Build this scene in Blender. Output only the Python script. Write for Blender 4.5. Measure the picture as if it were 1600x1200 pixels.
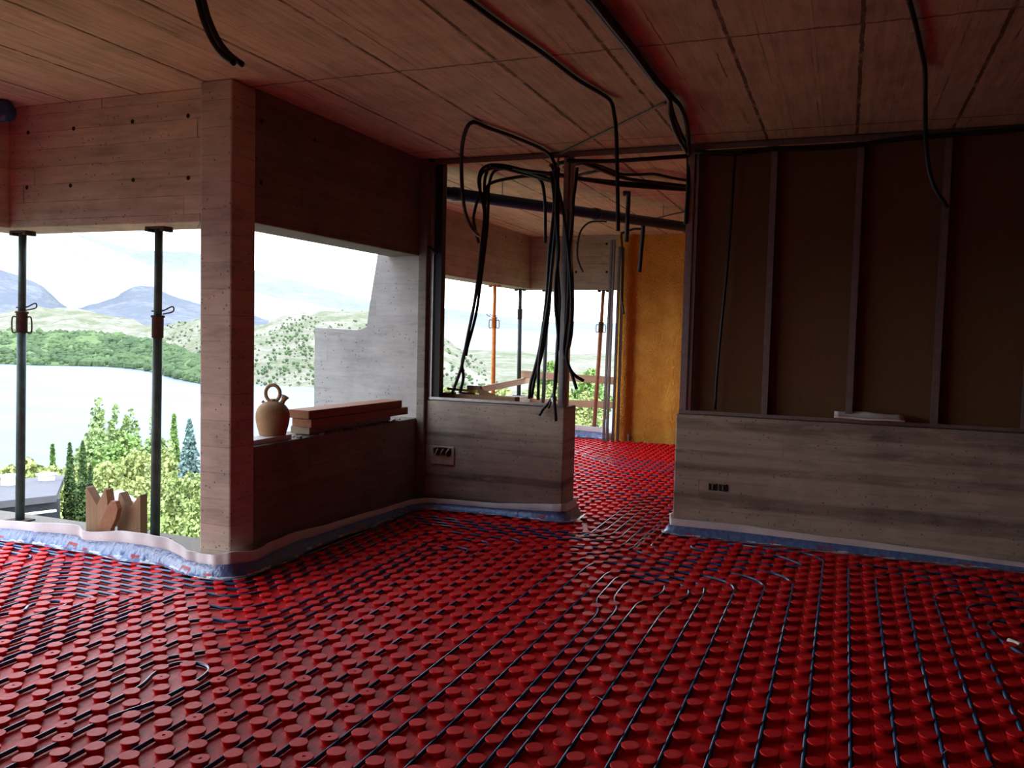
import bpy, bmesh, math, random
import numpy as np
from mathutils import Vector, Matrix, noise
PI = math.pi
random.seed(7)
for o in list(bpy.data.objects): bpy.data.objects.remove(o)
scn = bpy.context.scene
COL = scn.collection

# ------------------------------------------------------------------ camera, sky, sun, exposure
cam_d = bpy.data.cameras.new('camera'); cam = bpy.data.objects.new('camera', cam_d); COL.objects.link(cam)
CR, CU, CF = Vector((0.9299, 0.36702, 0.02391)), Vector((-0.04409, 0.04668, 0.99794)), Vector((-0.36515, 0.92904, -0.05959))
CP = Vector((0, 0, 1.4388))
mw = Matrix.Identity(4)
for i in range(3):
    mw[i][0] = CR[i]; mw[i][1] = CU[i]; mw[i][2] = -CF[i]; mw[i][3] = CP[i]
cam.matrix_world = mw
cam_d.sensor_width = 36; cam_d.lens = 29.678; cam_d.clip_end = 20000; cam_d.clip_start = .05
scn.camera = cam
scn.view_settings.view_transform = 'Standard'; scn.view_settings.look = 'None'
scn.view_settings.gamma = 1; scn.view_settings.use_curve_mapping = False
scn.view_settings.exposure = 1.12

w = bpy.data.worlds.new('sky'); scn.world = w; w.use_nodes = True
nt = w.node_tree; nt.nodes.clear()
wo = nt.nodes.new('ShaderNodeOutputWorld'); bg = nt.nodes.new('ShaderNodeBackground')
tc = nt.nodes.new('ShaderNodeTexCoord'); sx = nt.nodes.new('ShaderNodeSeparateXYZ'); rp = nt.nodes.new('ShaderNodeValToRGB')
nt.links.new(tc.outputs['Generated'], sx.inputs[0]); nt.links.new(sx.outputs['Z'], rp.inputs[0])
rp.color_ramp.elements[0].position = 0.0; rp.color_ramp.elements[0].color = (1.0, 1.0, 1.0, 1)
rp.color_ramp.elements[1].position = 0.75; rp.color_ramp.elements[1].color = (.60, .76, 1.0, 1)
e = rp.color_ramp.elements.new(.25); e.color = (.93, .96, 1.0, 1)
nt.links.new(rp.outputs[0], bg.inputs['Color']); bg.inputs['Strength'].default_value = 2.6
nt.links.new(bg.outputs[0], wo.inputs[0])

sd = bpy.data.lights.new('sun', 'SUN'); sd.energy = 2.6; sd.angle = .01; sd.color = (1, .95, .86)
sun = bpy.data.objects.new('sun', sd); COL.objects.link(sun)
sun.rotation_euler = Vector((-.30, .38, -.88)).to_track_quat('-Z', 'Y').to_euler()
sun.location = (5, -10, 20)

# ------------------------------------------------------------------ helpers
def tag(o, label=None, cat=None, group=None, kind=None):
    if label: o['label'] = label
    if cat: o['category'] = cat
    if group: o['group'] = group
    if kind: o['kind'] = kind
    return o
def empty(name, loc=(0, 0, 0), label=None, cat=None, group=None):
    o = bpy.data.objects.new(name, None); COL.objects.link(o); o.location = loc; o.empty_display_size = .1
    return tag(o, label, cat, group)
class MB:
    def __init__(s): s.v = []; s.f = []; s.mi = []
    def add(s, vs, fs, mi=0):
        n = len(s.v); s.v += [tuple(p) for p in vs]; s.f += [tuple(i + n for i in q) for q in fs]; s.mi += [mi] * len(fs)
    def box(s, x0, x1, y0, y1, z0, z1, mi=0):
        s.add([(x0,y0,z0),(x1,y0,z0),(x1,y1,z0),(x0,y1,z0),(x0,y0,z1),(x1,y0,z1),(x1,y1,z1),(x0,y1,z1)],
              [(3,2,1,0),(4,5,6,7),(0,1,5,4),(1,2,6,5),(2,3,7,6),(3,0,4,7)], mi)
    def obox(s, a, b, wd, ht, up=(0,0,1), mi=0):      # bar from a to b, width wd, height ht
        a, b = Vector(a), Vector(b); d = (b - a).normalized(); r = d.cross(Vector(up)).normalized(); u = r.cross(d)
        vs = []
        for p in (a, b):
            for sx_, sz_ in ((-1,-1),(1,-1),(1,1),(-1,1)): vs.append(p + r*sx_*wd/2 + u*sz_*ht/2)
        s.add(vs, [(0,1,2,3),(7,6,5,4),(0,4,5,1),(1,5,6,2),(2,6,7,3),(3,7,4,0)], mi)
    def tube(s, pts, r, n=8, smooth=4, mi=0, cap=True, wob=0):
        P = catmull(pts, smooth) if smooth > 1 and len(pts) > 2 else [Vector(p) for p in pts]
        R = r if callable(r) else (lambda t: r)
        t0 = (P[1] - P[0]).normalized(); a = Vector((0,0,1)) if abs(t0.z) < .9 else Vector((1,0,0))
        nrm = t0.cross(a).normalized(); vs = []; L = len(P)
        for i, p in enumerate(P):
            t = (P[min(i+1, L-1)] - P[max(i-1, 0)])
            t = t.normalized() if t.length > 1e-9 else t0
            nrm = (nrm - t * nrm.dot(t)); nrm = nrm.normalized() if nrm.length > 1e-6 else t.orthogonal().normalized()
            bn = t.cross(nrm); rr = R(i / (L - 1))
            for k in range(n):
                an = 2*PI*k/n; vs.append(p + (nrm*math.cos(an) + bn*math.sin(an)) * rr)
        fs = []
        for i in range(L-1):
            for k in range(n): fs.append((i*n+k, i*n+(k+1)%n, (i+1)*n+(k+1)%n, (i+1)*n+k))
        if cap: fs.append(tuple(reversed(range(n)))); fs.append(tuple((L-1)*n+k for k in range(n)))
        s.add(vs, fs, mi)
    def lathe(s, prof, c=(0,0,0), n=32, mi=0, M=None):
        vs = []; fs = []
        for r, z in prof:
            for k in range(n):
                p = Vector((r*math.cos(2*PI*k/n), r*math.sin(2*PI*k/n), z))
                if M: p = M @ p
                vs.append(p + Vector(c))
        for i in range(len(prof)-1):
            for k in range(n): fs.append((i*n+k, i*n+(k+1)%n, (i+1)*n+(k+1)%n, (i+1)*n+k))
        fs.append(tuple(reversed(range(n)))); fs.append(tuple((len(prof)-1)*n+k for k in range(n)))
        s.add(vs, fs, mi)
    def prism(s, poly, y0, y1, mi=0, axis='y'):       # polygon in the other two axes
        n = len(poly)
        def mk(p, t):
            if axis == 'y': return (p[0], t, p[1])
            if axis == 'x': return (t, p[0], p[1])
            return (p[0], p[1], t)
        vs = [mk(p, y0) for p in poly] + [mk(p, y1) for p in poly]
        s.add(vs, [tuple(range(n)), tuple(reversed(range(n, 2*n)))] + [(i, i+n, (i+1)%n+n, (i+1)%n) for i in range(n)], mi)
    def build(s, name, mats, parent=None, smooth=False, bevel=0, origin=None, recalc=True):
        me = bpy.data.meshes.new(name); me.from_pydata([tuple(v) for v in s.v], [], s.f)
        if not isinstance(mats, (list, tuple)): mats = [mats]
        for m in mats: me.materials.append(m)
        if len(mats) > 1: me.polygons.foreach_set('material_index', s.mi)
        if recalc:
            bm = bmesh.new(); bm.from_mesh(me); bmesh.ops.recalc_face_normals(bm, faces=bm.faces); bm.to_mesh(me); bm.free()
        if smooth: me.polygons.foreach_set('use_smooth', [True]*len(me.polygons))
        o = bpy.data.objects.new(name, me); COL.objects.link(o)
        off = Vector(origin) if origin else Vector((0,0,0))
        if parent is not None:
            o.parent = parent; off = Vector(parent.location) if parent.type == 'EMPTY' and parent.parent is None and not origin else off
            if origin: pass
        if off.length > 0:
            me.transform(Matrix.Translation(-off))
            if parent is None: o.location = off
        if bevel:
            b = o.modifiers.new('bevel', 'BEVEL'); b.width = bevel; b.segments = 2; b.limit_method = 'ANGLE'; b.angle_limit = .7
        me.update(); return o
def catmull(pts, k):
    P = [Vector(p) for p in pts]; out = []
    for i in range(len(P)-1):
        p0 = P[i-1] if i else P[0]*2-P[1]; p1 = P[i]; p2 = P[i+1]; p3 = P[i+2] if i+2 < len(P) else P[-1]*2-P[-2]
        for j in range(k):
            t = j/k
            out.append(.5*((2*p1)+(p2-p0)*t+(2*p0-5*p1+4*p2-p3)*t*t+(3*p1-p0-3*p2+p3)*t**3))
    out.append(P[-1]); return out
def single(name, mb, mat, label, cat, group=None, smooth=False, bevel=0):
    c = [sum(v[i] for v in mb.v)/len(mb.v) for i in (0,1)]; z = min(v[2] for v in mb.v)
    o = mb.build(name, mat, None, smooth, bevel, origin=(c[0], c[1], z)); return tag(o, label, cat, group)
def struct(name, mb, mat, label=None, bevel=0, smooth=False):
    o = mb.build(name, mat, None, smooth, bevel); return tag(o, label, None, None, 'structure')

# ------------------------------------------------------------------ materials
class NT:
    def __init__(s, name):
        s.m = bpy.data.materials.new(name); s.m.use_nodes = True; s.t = s.m.node_tree
        s.b = s.t.nodes['Principled BSDF']; s.b.inputs['Specular IOR Level'].default_value = .3
    def n(s, typ, **kw):
        nd = s.t.nodes.new('ShaderNode'+typ)
        for k, v in kw.items(): setattr(nd, k, v)
        return nd
    def l(s, a, b): s.t.links.new(a, b)
    def val(s, x, sock):
        if isinstance(x, (int, float)): sock.default_value = x
        elif isinstance(x, tuple): sock.default_value = x
        else: s.l(x, sock)
    def math(s, op, a, b=0.0, c=None):
        nd = s.n('Math', operation=op); s.val(a, nd.inputs[0]); s.val(b, nd.inputs[1])
        if c is not None: s.val(c, nd.inputs[2])
        return nd.outputs[0]
    def pos(s):
        g = s.n('NewGeometry'); sp = s.n('SeparateXYZ'); s.l(g.outputs['Position'], sp.inputs[0])
        return g.outputs['Position'], sp.outputs[0], sp.outputs[1], sp.outputs[2]
    def comb(s, x, y, z):
        c = s.n('CombineXYZ'); s.val(x, c.inputs[0]); s.val(y, c.inputs[1]); s.val(z, c.inputs[2]); return c.outputs[0]
    def noise(s, vec, scale, detail=4, rough=.6):
        nd = s.n('TexNoise'); nd.inputs['Scale'].default_value = scale; nd.inputs['Detail'].default_value = detail
        nd.inputs['Roughness'].default_value = rough
        if vec is not None: s.l(vec, nd.inputs['Vector'])
        return nd.outputs['Fac']
    def white(s, vec):
        nd = s.n('TexWhiteNoise', noise_dimensions='3D'); s.l(vec, nd.inputs['Vector']); return nd.outputs['Value']
    def ramp(s, fac, stops):
        r = s.n('ValToRGB'); s.l(fac, r.inputs[0]); els = r.color_ramp.elements
        while len(els) < len(stops): els.new(.5)
        for el, (p, c) in zip(els, stops): el.position = p; el.color = (c[0], c[1], c[2], 1) if isinstance(c, tuple) else (c, c, c, 1)
        return r.outputs[0]
    def mix(s, fac, a, b, mode='MIX'):
        m = s.n('MixRGB', blend_type=mode); s.val(fac, m.inputs[0])
        for x, so in ((a, m.inputs[1]), (b, m.inputs[2])):
            if isinstance(x, tuple): so.default_value = (x[0], x[1], x[2], 1)
            elif isinstance(x, (int, float)): so.default_value = (x, x, x, 1)
            else: s.l(x, so)
        return m.outputs[0]
    def maprange(s, v, a, b, c=0., d=1.):
        m = s.n('MapRange'); s.val(v, m.inputs[0])
        for i, x in enumerate((a, b, c, d)): m.inputs[i+1].default_value = x
        return m.outputs[0]
    def bump(s, h, strength=.4, dist=.01):
        b = s.n('Bump'); b.inputs['Strength'].default_value = strength; b.inputs['Distance'].default_value = dist
        s.l(h, b.inputs['Height']); s.l(b.outputs[0], s.b.inputs['Normal'])
    def col(s, c): s.val((c[0], c[1], c[2], 1) if isinstance(c, tuple) else c, s.b.inputs['Base Color'])
    def rough(s, r): s.val(r, s.b.inputs['Roughness'])
def simple(name, col, rough=.6, var=.15, scale=20, metal=0, bump=0, spec=.3):
    a = NT(name); P, x, y, z = a.pos(); nz = a.noise(P, scale, 5)
    lo = tuple(c*(1-var) for c in col); hi = tuple(min(1, c*(1+var)) for c in col)
    a.col(a.ramp(nz, [(.3, lo), (.7, hi)])); a.rough(rough); a.b.inputs['Metallic'].default_value = metal
    a.b.inputs['Specular IOR Level'].default_value = spec
    if bump: a.bump(nz, bump, .01)
    return a.m

def concrete(name, base, axis='z', bw=.105, length=2.3, tone=.35, joint=.03, jointdark=.8, seams=(), holes=True, dark_bands=0., wide=None, off=0., streaks=.8, fine=1.0, bands=0., sh=3.):
    a = NT(name); P, x, y, z = a.pos()
    v = z if axis == 'z' else x
    if axis == 'z': h = a.math('ADD', x, y)
    else: h = y
    # small waviness of the board joints
    wv = a.math('MULTIPLY', a.math('SUBTRACT', a.noise(P, 1.7, 2), .5), .012)
    vv = a.math('DIVIDE', a.math('ADD', a.math('ADD', v, wv), off), bw)
    i = a.math('FLOOR', vv); fr = a.math('FRACT', vv)
    ri = a.white(a.comb(i, 3.3, 1.7))
    hh = a.math('ADD', a.math('DIVIDE', h, length), a.math('MULTIPLY', ri, 7.)); j = a.math('FLOOR', hh); fj = a.math('FRACT', hh)
    rb = a.white(a.comb(i, j, 5.1))
    streak = a.noise(a.comb(a.math('MULTIPLY', h, sh), a.math('MULTIPLY', v, 28.), rb), 1.0, 6, .65)
    grain = a.noise(a.comb(a.math('MULTIPLY', h, sh*7), a.math('MULTIPLY', v, 110.), rb), 1.0, 3)
    blot = a.noise(P, 3.2, 5, .6); big = a.noise(P, .8, 3)
    t = a.math('ADD', a.math('MULTIPLY', a.math('SUBTRACT', rb, .5), tone), 1.0)
    t = a.math('ADD', t, a.math('MULTIPLY', a.math('SUBTRACT', streak, .5), streaks))
    t = a.math('ADD', t, a.math('MULTIPLY', a.math('SUBTRACT', grain, .5), .22))
    t = a.math('ADD', t, a.math('MULTIPLY', a.math('SUBTRACT', blot, .5), .8))
    t = a.math('ADD', t, a.math('MULTIPLY', a.math('SUBTRACT', big, .5), .3))
    if bands:
        bn = a.noise(a.comb(a.math('MULTIPLY', h, .22), a.math('MULTIPLY', v, 8.5), 3.0), 1.0, 2, .5)
        bn2 = a.noise(a.comb(a.math('MULTIPLY', h, 1.3), a.math('MULTIPLY', v, 22.), 5.0), 1.0, 4, .6)
        bb = a.maprange(a.math('ADD', a.math('MULTIPLY', bn, .75), a.math('MULTIPLY', bn2, .25)), .50, .60)
        t = a.math('SUBTRACT', t, a.math('MULTIPLY', bb, bands))
    if dark_bands:
        db = a.math('GREATER_THAN', a.white(a.comb(i, 9.1, 4.4)), .72)
        patch = a.maprange(a.noise(a.comb(a.math('MULTIPLY', h, .9), a.math('MULTIPLY', v, 10.), 2.0), 1.0, 3), .4, .6)
        t = a.math('SUBTRACT', t, a.math('MULTIPLY', a.math('MULTIPLY', db, patch), dark_bands))
    c = a.mix(1.0, (base[0], base[1], base[2]), t, 'MULTIPLY')
    c = a.mix(a.maprange(blot, .55, .72, 0, .4), c, (base[0]*.62, base[1]*.52, base[2]*.4))
    st2 = a.noise(a.comb(a.math('MULTIPLY', h, 2.5), a.math('MULTIPLY', v, 9.), 7.0), 1.0, 6, .7)
    c = a.mix(a.maprange(st2, .56, .64, 0, .45), c, (min(1, base[0]*1.25), min(1, base[1]*1.22), min(1, base[2]*1.2)))
    c = a.mix(a.maprange(st2, .44, .36, 0, .4), c, (base[0]*.6, base[1]*.52, base[2]*.42))
    line = a.math('LESS_THAN', fr, joint)
    jl = a.math('LESS_THAN', fj, .006/length*1.5)
    ln = a.math('MAXIMUM', line, jl)
    brk = a.maprange(a.noise(P, 9., 3), .35, .6)
    mask = a.math('MULTIPLY', a.math('MULTIPLY', ln, fine), a.math('ADD', a.math('MULTIPLY', brk, .8), .2))
    if wide:
        # wider rough joints between formwork sheets
        wn = a.math('MULTIPLY', a.math('SUBTRACT', a.noise(P, 14., 4), .5), .02)
        fw = a.math('FRACT', a.math('DIVIDE', a.math('ADD', v, wn), wide))
        wl = a.math('LESS_THAN', fw, .034)
        wl = a.math('MULTIPLY', wl, a.maprange(a.noise(P, 5., 3), .38, .5, .45, 1.0))
        mask = a.math('MAXIMUM', mask, wl)
        f2 = a.math('FRACT', a.math('DIVIDE', a.math('ADD', v, wn), wide*.377))
        w2 = a.math('MULTIPLY', a.math('LESS_THAN', f2, .035), a.maprange(a.noise(a.comb(a.math('MULTIPLY', h, 1.5), a.math('MULTIPLY', v, 3.), 1.0), 1., 4), .48, .6, 0., .8))
        mask = a.math('MAXIMUM', mask, w2)
        sp = a.math('MULTIPLY', a.maprange(a.noise(a.comb(a.math('MULTIPLY', h, 14.), a.math('MULTIPLY', v, 60.), 0.0), 1., 3), .66, .70), .55)
        mask = a.math('MAXIMUM', mask, sp)
    for sv in seams:
        wn = a.math('MULTIPLY', a.math('SUBTRACT', a.noise(P, 10., 4), .5), .05)
        d = a.math('ABSOLUTE', a.math('SUBTRACT', a.math('ADD', y, wn), sv))
        mask = a.math('MAXIMUM', mask, a.math('MULTIPLY', a.math('LESS_THAN', d, .009), .8))
    c = a.mix(a.math('MULTIPLY', mask, jointdark), c, (base[0]*.18, base[1]*.14, base[2]*.12))
    hgt = a.math('SUBTRACT', a.math('ADD', a.math('MULTIPLY', streak, .3), a.math('MULTIPLY', rb, .3)), mask)
    if holes:
        vo = a.n('TexVoronoi'); vo.inputs['Scale'].default_value = 26; a.l(P, vo.inputs['Vector'])
        sel = a.math('GREATER_THAN', a.noise(P, 6., 2), .48)
        hm = a.math('MULTIPLY', a.math('LESS_THAN', vo.outputs['Distance'], .14), sel)
        c = a.mix(a.math('MULTIPLY', hm, .75), c, (base[0]*.2, base[1]*.17, base[2]*.15)); hgt = a.math('SUBTRACT', hgt, hm)
    a.col(c); a.rough(.8); a.bump(hgt, .5, .006)
    return a.m
M = {}
M['con_wall'] = concrete('board_formed_concrete', (.42, .355, .295), 'z', tone=.10, fine=.4, length=30, streaks=.7, bands=.42)
M['con_beam'] = concrete('board_formed_concrete_beam', (.58, .46, .34), 'z', bw=.11, tone=.2, dark_bands=.15, fine=.9, bands=.15)
M['con_shade'] = concrete('board_formed_concrete_painted_shade', (.21, .18, .145), 'z', bw=.11, tone=.2, fine=.6)  # same concrete as elsewhere, wall shade put into a darker base colour
M['con_col'] = concrete('board_formed_concrete_column', (.52, .42, .34), 'z', bw=.15, tone=.16, length=50, fine=.6)
M['con_fin'] = concrete('pale_weathered_concrete', (.40, .375, .355), 'z', bw=.13, tone=.10, fine=.6, joint=.02, jointdark=.35, streaks=.5)
M['con_ceil'] = concrete('board_formed_ceiling', (.55, .46, .33), 'x', bw=.19, length=9.0, tone=.13, joint=.03, jointdark=.92, streaks=1.2, fine=.35, sh=2., seams=(4.02, 5.85, 8.2, 1.9), holes=False, wide=.57)
M['slab'] = simple('screed', (.25, .23, .21), .9, .2, 8)
def red_mat():
    a = NT('red_moulded_plastic'); P, x, y, z = a.pos()
    nz = a.noise(P, 60, 3); bigv = a.noise(P, 2.0, 3)
    c = a.ramp(bigv, [(.3, (.62, .006, .010)), (.7, (.76, .009, .014))])
    # moulded guide lines of the sheet along the pipe channels
    fr = a.math('FRACT', a.math('DIVIDE', a.math('SUBTRACT', x, .0425), .075))
    l1 = a.math('LESS_THAN', a.math('ABSOLUTE', a.math('SUBTRACT', fr, .40)), .03)
    l2 = a.math('LESS_THAN', a.math('ABSOLUTE', a.math('SUBTRACT', fr, .60)), .03)
    ln = a.math('MULTIPLY', a.math('MAXIMUM', l1, l2), a.math('LESS_THAN', z, .006))
    c = a.mix(a.math('MULTIPLY', ln, .5), c, (.20, .004, .004))
    a.col(c); a.rough(a.maprange(nz, .3, .7, .42, .56)); a.b.inputs['Specular IOR Level'].default_value = .2
    a.bump(a.math('SUBTRACT', a.math('MULTIPLY', nz, .15), ln), .22, .003)
    return a.m
M['red'] = red_mat()
M['pipe'] = simple('blue_plastic_pipe', (.018, .085, .22), .2, .12, 30, spec=.6)
M['foam'] = simple('white_foam_strip', (.72, .64, .65), .7, .05, 40)
M['cable'] = simple('black_corrugated_conduit', (.012, .012, .014), .45, .2, 50)
M['duct'] = simple('dark_blue_duct', (.015, .045, .12), .4, .15, 10)
M['zinc'] = simple('galvanised_steel', (.42, .41, .42), .38, .15, 30, metal=.8)
M['zinc_dull'] = simple('dull_galvanised_steel', (.25, .21, .20), .5, .15, 30, metal=.5)
M['zinc_dark'] = simple('dark_galvanised_steel', (.13, .115, .115), .45, .15, 30, metal=.4)
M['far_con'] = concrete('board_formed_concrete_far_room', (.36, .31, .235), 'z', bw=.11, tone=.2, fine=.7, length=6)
M['green_steel'] = simple('worn_green_steel', (.055, .085, .075), .55, .35, 18, metal=.2)
M['rust'] = simple('rusty_steel', (.06, .028, .018), .8, .45, 25, bump=.3)
M['orange_steel'] = simple('orange_painted_steel', (.55, .17, .03), .55, .25, 20)
M['redbrown_steel'] = simple('red_brown_painted_steel', (.26, .09, .05), .6, .3, 20)
M['black_steel'] = simple('black_steel', (.03, .032, .033), .5, .3, 30)
M['panel'] = simple('brown_insulation_board', (.16, .085, .038), .9, .12, 90, bump=.15)
M['water'] = None
def wood_mat(name, base, ax='x'):
    a = NT(name); tcx = a.n('TexCoord'); mp = a.n('Mapping'); a.l(tcx.outputs['Object'], mp.inputs[0])
    sc = {'x': (2, 40, 40), 'y': (40, 2, 40), 'z': (40, 40, 2)}[ax]; mp.inputs['Scale'].default_value = sc
    nz = a.noise(mp.outputs[0], 1.0, 6, .65); n2 = a.noise(None, 6, 4)
    a.col(a.mix(a.math('MULTIPLY', n2, .3), a.ramp(nz, [(.3, tuple(c*.6 for c in base)), (.7, base)]), (base[0]*.5, base[1]*.5, base[2]*.5)))
    a.rough(.75); a.bump(nz, .3, .004); return a.m
M['wood_red'] = wood_mat('reddish_timber', (.40, .17, .085), 'y')
M['wood_brown'] = wood_mat('brown_formwork_board', (.38, .22, .12), 'z')
M['wood_grey'] = wood_mat('weathered_timber', (.42, .33, .25), 'x')
M['wood_pine'] = wood_mat('pine_timber', (.55, .36, .22), 'x')
M['terra'] = None
def terracotta():
    a = NT('unglazed_terracotta'); P, x, y, z = a.pos(); nz = a.noise(P, 18, 5)
    band = a.noise(a.comb(0.0, 0.0, a.math('MULTIPLY', z, 90.)), 1., 4)
    c = a.ramp(nz, [(.3, (.34, .20, .10)), (.7, (.46, .29, .155))])
    c = a.mix(a.math('MULTIPLY', band, .35), c, (.26, .14, .07)); a.col(c); a.rough(.8); a.bump(band, .3, .003); return a.m
M['terra'] = terracotta()
def yellow_foam():
    a = NT('sprayed_yellow_foam'); P, x, y, z = a.pos(); n1 = a.noise(P, 5, 5); n2 = a.noise(P, 38, 4)
    a.col(a.mix(a.math('MULTIPLY', n2, .3), a.ramp(n1, [(.3, (.62, .27, .03)), (.7, (.80, .42, .07))]), (.45, .17, .02)))
    a.rough(.75); a.bump(a.math('ADD', a.math('MULTIPLY', n2, 1.2), n1), .9, .035); return a.m
M['yfoam'] = yellow_foam()
def film_mat():
    a = NT('blue_plastic_film'); P, x, y, z = a.pos(); nz = a.noise(P, 35, 4)
    a.col(a.ramp(nz, [(.35, (.07, .14, .34)), (.7, (.15, .24, .48))])); a.rough(.16)
    a.b.inputs['Specular IOR Level'].default_value = .8; a.bump(nz, .7, .012)
    return a.m
M['film'] = film_mat()
M['print'] = simple('red_print', (.42, .03, .03), .4, .2, 60)
M['film_clear'] = simple('pale_plastic_film', (.62, .66, .74), .12, .1, 60, bump=.5, spec=.9)
M['white'] = simple('white_card', (.85, .85, .85), .5, .02, 30)
M['gloss_white'] = simple('glossy_white_sheet', (.92, .92, .92), .22, .02, 30, spec=.9)
M['yellow_paint'] = simple('yellow_paint', (.85, .62, .03), .4, .05, 30)
M['brick'] = simple('brown_brick', (.30, .14, .07), .8, .2, 40, bump=.3)
M['plaster'] = simple('plaster_patch', (.50, .38, .30), .9, .15, 30, bump=.3)
M['black'] = simple('black_void', (.01, .01, .01), .7, .1, 30)
M['roof_slate'] = simple('grey_roof_slate', (.08, .08, .092), .8, .12, 3)
M['roof_pale'] = simple('pale_roof', (.2, .2, .22), .8, .1, 3)
M['house_wall'] = simple('dark_house_wall', (.045, .05, .06), .7, .2, 2)
M['house_white'] = simple('white_render', (.7, .7, .7), .8, .05, 2)
def leaf(name, base, var=.45):
    a = NT(name); P, x, y, z = a.pos(); nz = a.noise(P, 1.3, 3); n2 = a.noise(P, 9, 2)
    c = a.ramp(nz, [(.3, tuple(c*(1-var) for c in base)), (.7, tuple(min(1, c*(1+var)) for c in base))])
    a.col(a.mix(a.math('MULTIPLY', n2, .4), c, tuple(min(1, k*1.4) for k in base))); a.rough(.7)
    return a.m
M['bark'] = simple('bark', (.13, .09, .06), .9, .3, 6)
def terrain_mat(name, rock, veg, scale, thr=.5, soft=.08, second=None):
    a = NT(name); P, x, y, z = a.pos()
    pv = a.comb(x, y, a.math('MULTIPLY', z, 3.))
    n1 = a.noise(pv, scale, 8, .7); n2 = a.noise(pv, scale*7, 6, .7)
    f = a.maprange(a.math('ADD', a.math('MULTIPLY', n1, .6), a.math('MULTIPLY', n2, .4)), thr-soft, thr+soft)
    c = a.mix(f, rock, veg)
    if second:
        c = a.mix(a.maprange(a.noise(pv, scale*.4, 3), .5, .6, 0, .8), c, second)
    a.col(c); a.rough(1.0); a.b.inputs['Specular IOR Level'].default_value = 0
    a.bump(n2, .6, 6); return a.m
M['far_rock'] = terrain_mat('far_mountain_hazed_rock', (.18, .19, .21), (.14, .155, .19), .0012)  # distance haze put into the pale blue-grey rock colour
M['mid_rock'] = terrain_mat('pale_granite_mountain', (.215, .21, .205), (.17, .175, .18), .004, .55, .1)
M['shade_slope'] = terrain_mat('blue_shade_slope', (.18, .185, .19), (.10, .112, .135), .006, .42, .1)  # mountain shade painted as a darker blue-grey slope colour
M['near_hill'] = terrain_mat('granite_scrub_hill', (.22, .205, .175), (.12, .135, .085), .015, .5, .07)
M['belt'] = terrain_mat('green_lakeshore', (.19, .20, .13), (.10, .15, .065), .012, .4, .12)
M['woods'] = terrain_mat('distant_woods', (.10, .145, .07), (.055, .085, .05), .02, .5, .1)
M['ground'] = terrain_mat('dry_grass_ground', (.23, .21, .14), (.14, .18, .06), .4, .5, .1)
def water():
    a = NT('lake_water'); P, x, y, z = a.pos()
    st = a.noise(a.comb(a.math('MULTIPLY', x, .5), y, 0.0), .02, 5)
    a.col(a.ramp(st, [(.35, (.085, .125, .18)), (.7, (.12, .155, .205))])); a.rough(.5)
    a.b.inputs['Specular IOR Level'].default_value = .12
    a.bump(a.noise(P, .25, 4), .2, .5); return a.m
M['water'] = water()

# ------------------------------------------------------------------ building shell
H = 2.813; YP = 6.12; XW = -3.219; YL = 3.948
mb = MB(); mb.box(-5.5, 6.6, -5.4, 4.0, -.25, 0); mb.box(-3.52, 6.6, 4.0, 6.4, -.25, 0); mb.box(-4.2, 6.6, 6.4, 11.6, -.25, 0); struct('floor', mb, M['slab'], 'concrete floor slab under the red heating mats')
mb = MB(); mb.box(-6.0, 6.6, -5.4, 4.4, H, H+.3); mb.box(-3.7, 6.6, 4.4, 6.5, H, H+.3); mb.box(-4.7, 6.6, 6.5, 12.0, H, H+.3); struct('ceiling', mb, M['con_ceil'], 'board-marked raw concrete ceiling')
# left front opening: beam above, ledge below
mb = MB(); mb.box(-5.087, -3.43, YL, YL+.3, 2.045, H); struct('wall_front_left', mb, M['con_beam'], 'board-marked concrete beam above the left opening with tie holes', .006)
mb = MB(); mb.box(-5.4, -5.087, .4, 4.25, 2.045, H); mb.box(-5.4, -5.087, -5.4, .4, 0, H); struct('wall_far_left', mb, M['con_beam'], 'concrete beam at the left edge over the side opening, and an added unseen light-blocking wall', .006)  # second box is an added unseen wall, dimming the right side
mb = MB(); mb.box(-5.7, -3.25, 4.0, 4.27, -.3, .075); struct('trim_1', mb, M['con_shade'], 'concrete ledge outside the left opening')
mb = MB(); mb.box(-3.443, XW, 3.85, 4.057, 0, H); struct('concrete_column', mb, M['con_col'], 'square board-marked concrete column between the two left openings', .012)
# side wall with window, its shade put into the concrete colour
mb = MB()
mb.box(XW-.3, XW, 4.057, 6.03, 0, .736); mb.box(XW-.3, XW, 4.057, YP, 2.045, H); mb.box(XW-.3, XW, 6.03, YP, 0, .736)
struct('wall_left', mb, M['con_shade'], 'concrete side wall darkened by painted shade, with a low parapet and a beam above its opening', .008)
# outdoor fin
mb = MB()
mb.prism([(-4.217, 1.449), (-3.787, 1.436), (-3.707, 1.464), (-3.669, 1.735), (-3.602, 2.128)] + [(-3.66, H), (-3.219, H), (-3.219, -.3), (-4.22, -.3)], 6.1, 6.35)
struct('wall_fin', mb, M['con_fin'], 'pale stepped concrete fin wall outside beyond the jug')
# partition wall: corner pier, low wall, door gap, low wall
mb = MB(); mb.box(-3.219, -3.145, 6.07, 6.42, 0, H); struct('wall_pier', mb, M['con_shade'], 'narrow concrete corner pier beside the metal frame', .006)
mb = MB(); mb.box(-3.145, -1.965, 6.10, 6.40, 0, .885); struct('wall_middle', mb, M['con_wall'], 'low board-marked concrete wall left of the doorway', .008)
mb = MB(); mb.box(-1.115, 6.3, 6.10, 6.40, 0, .888); struct('wall_right', mb, M['con_wall'], 'low board-marked concrete wall right of the doorway', .008)
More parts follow.
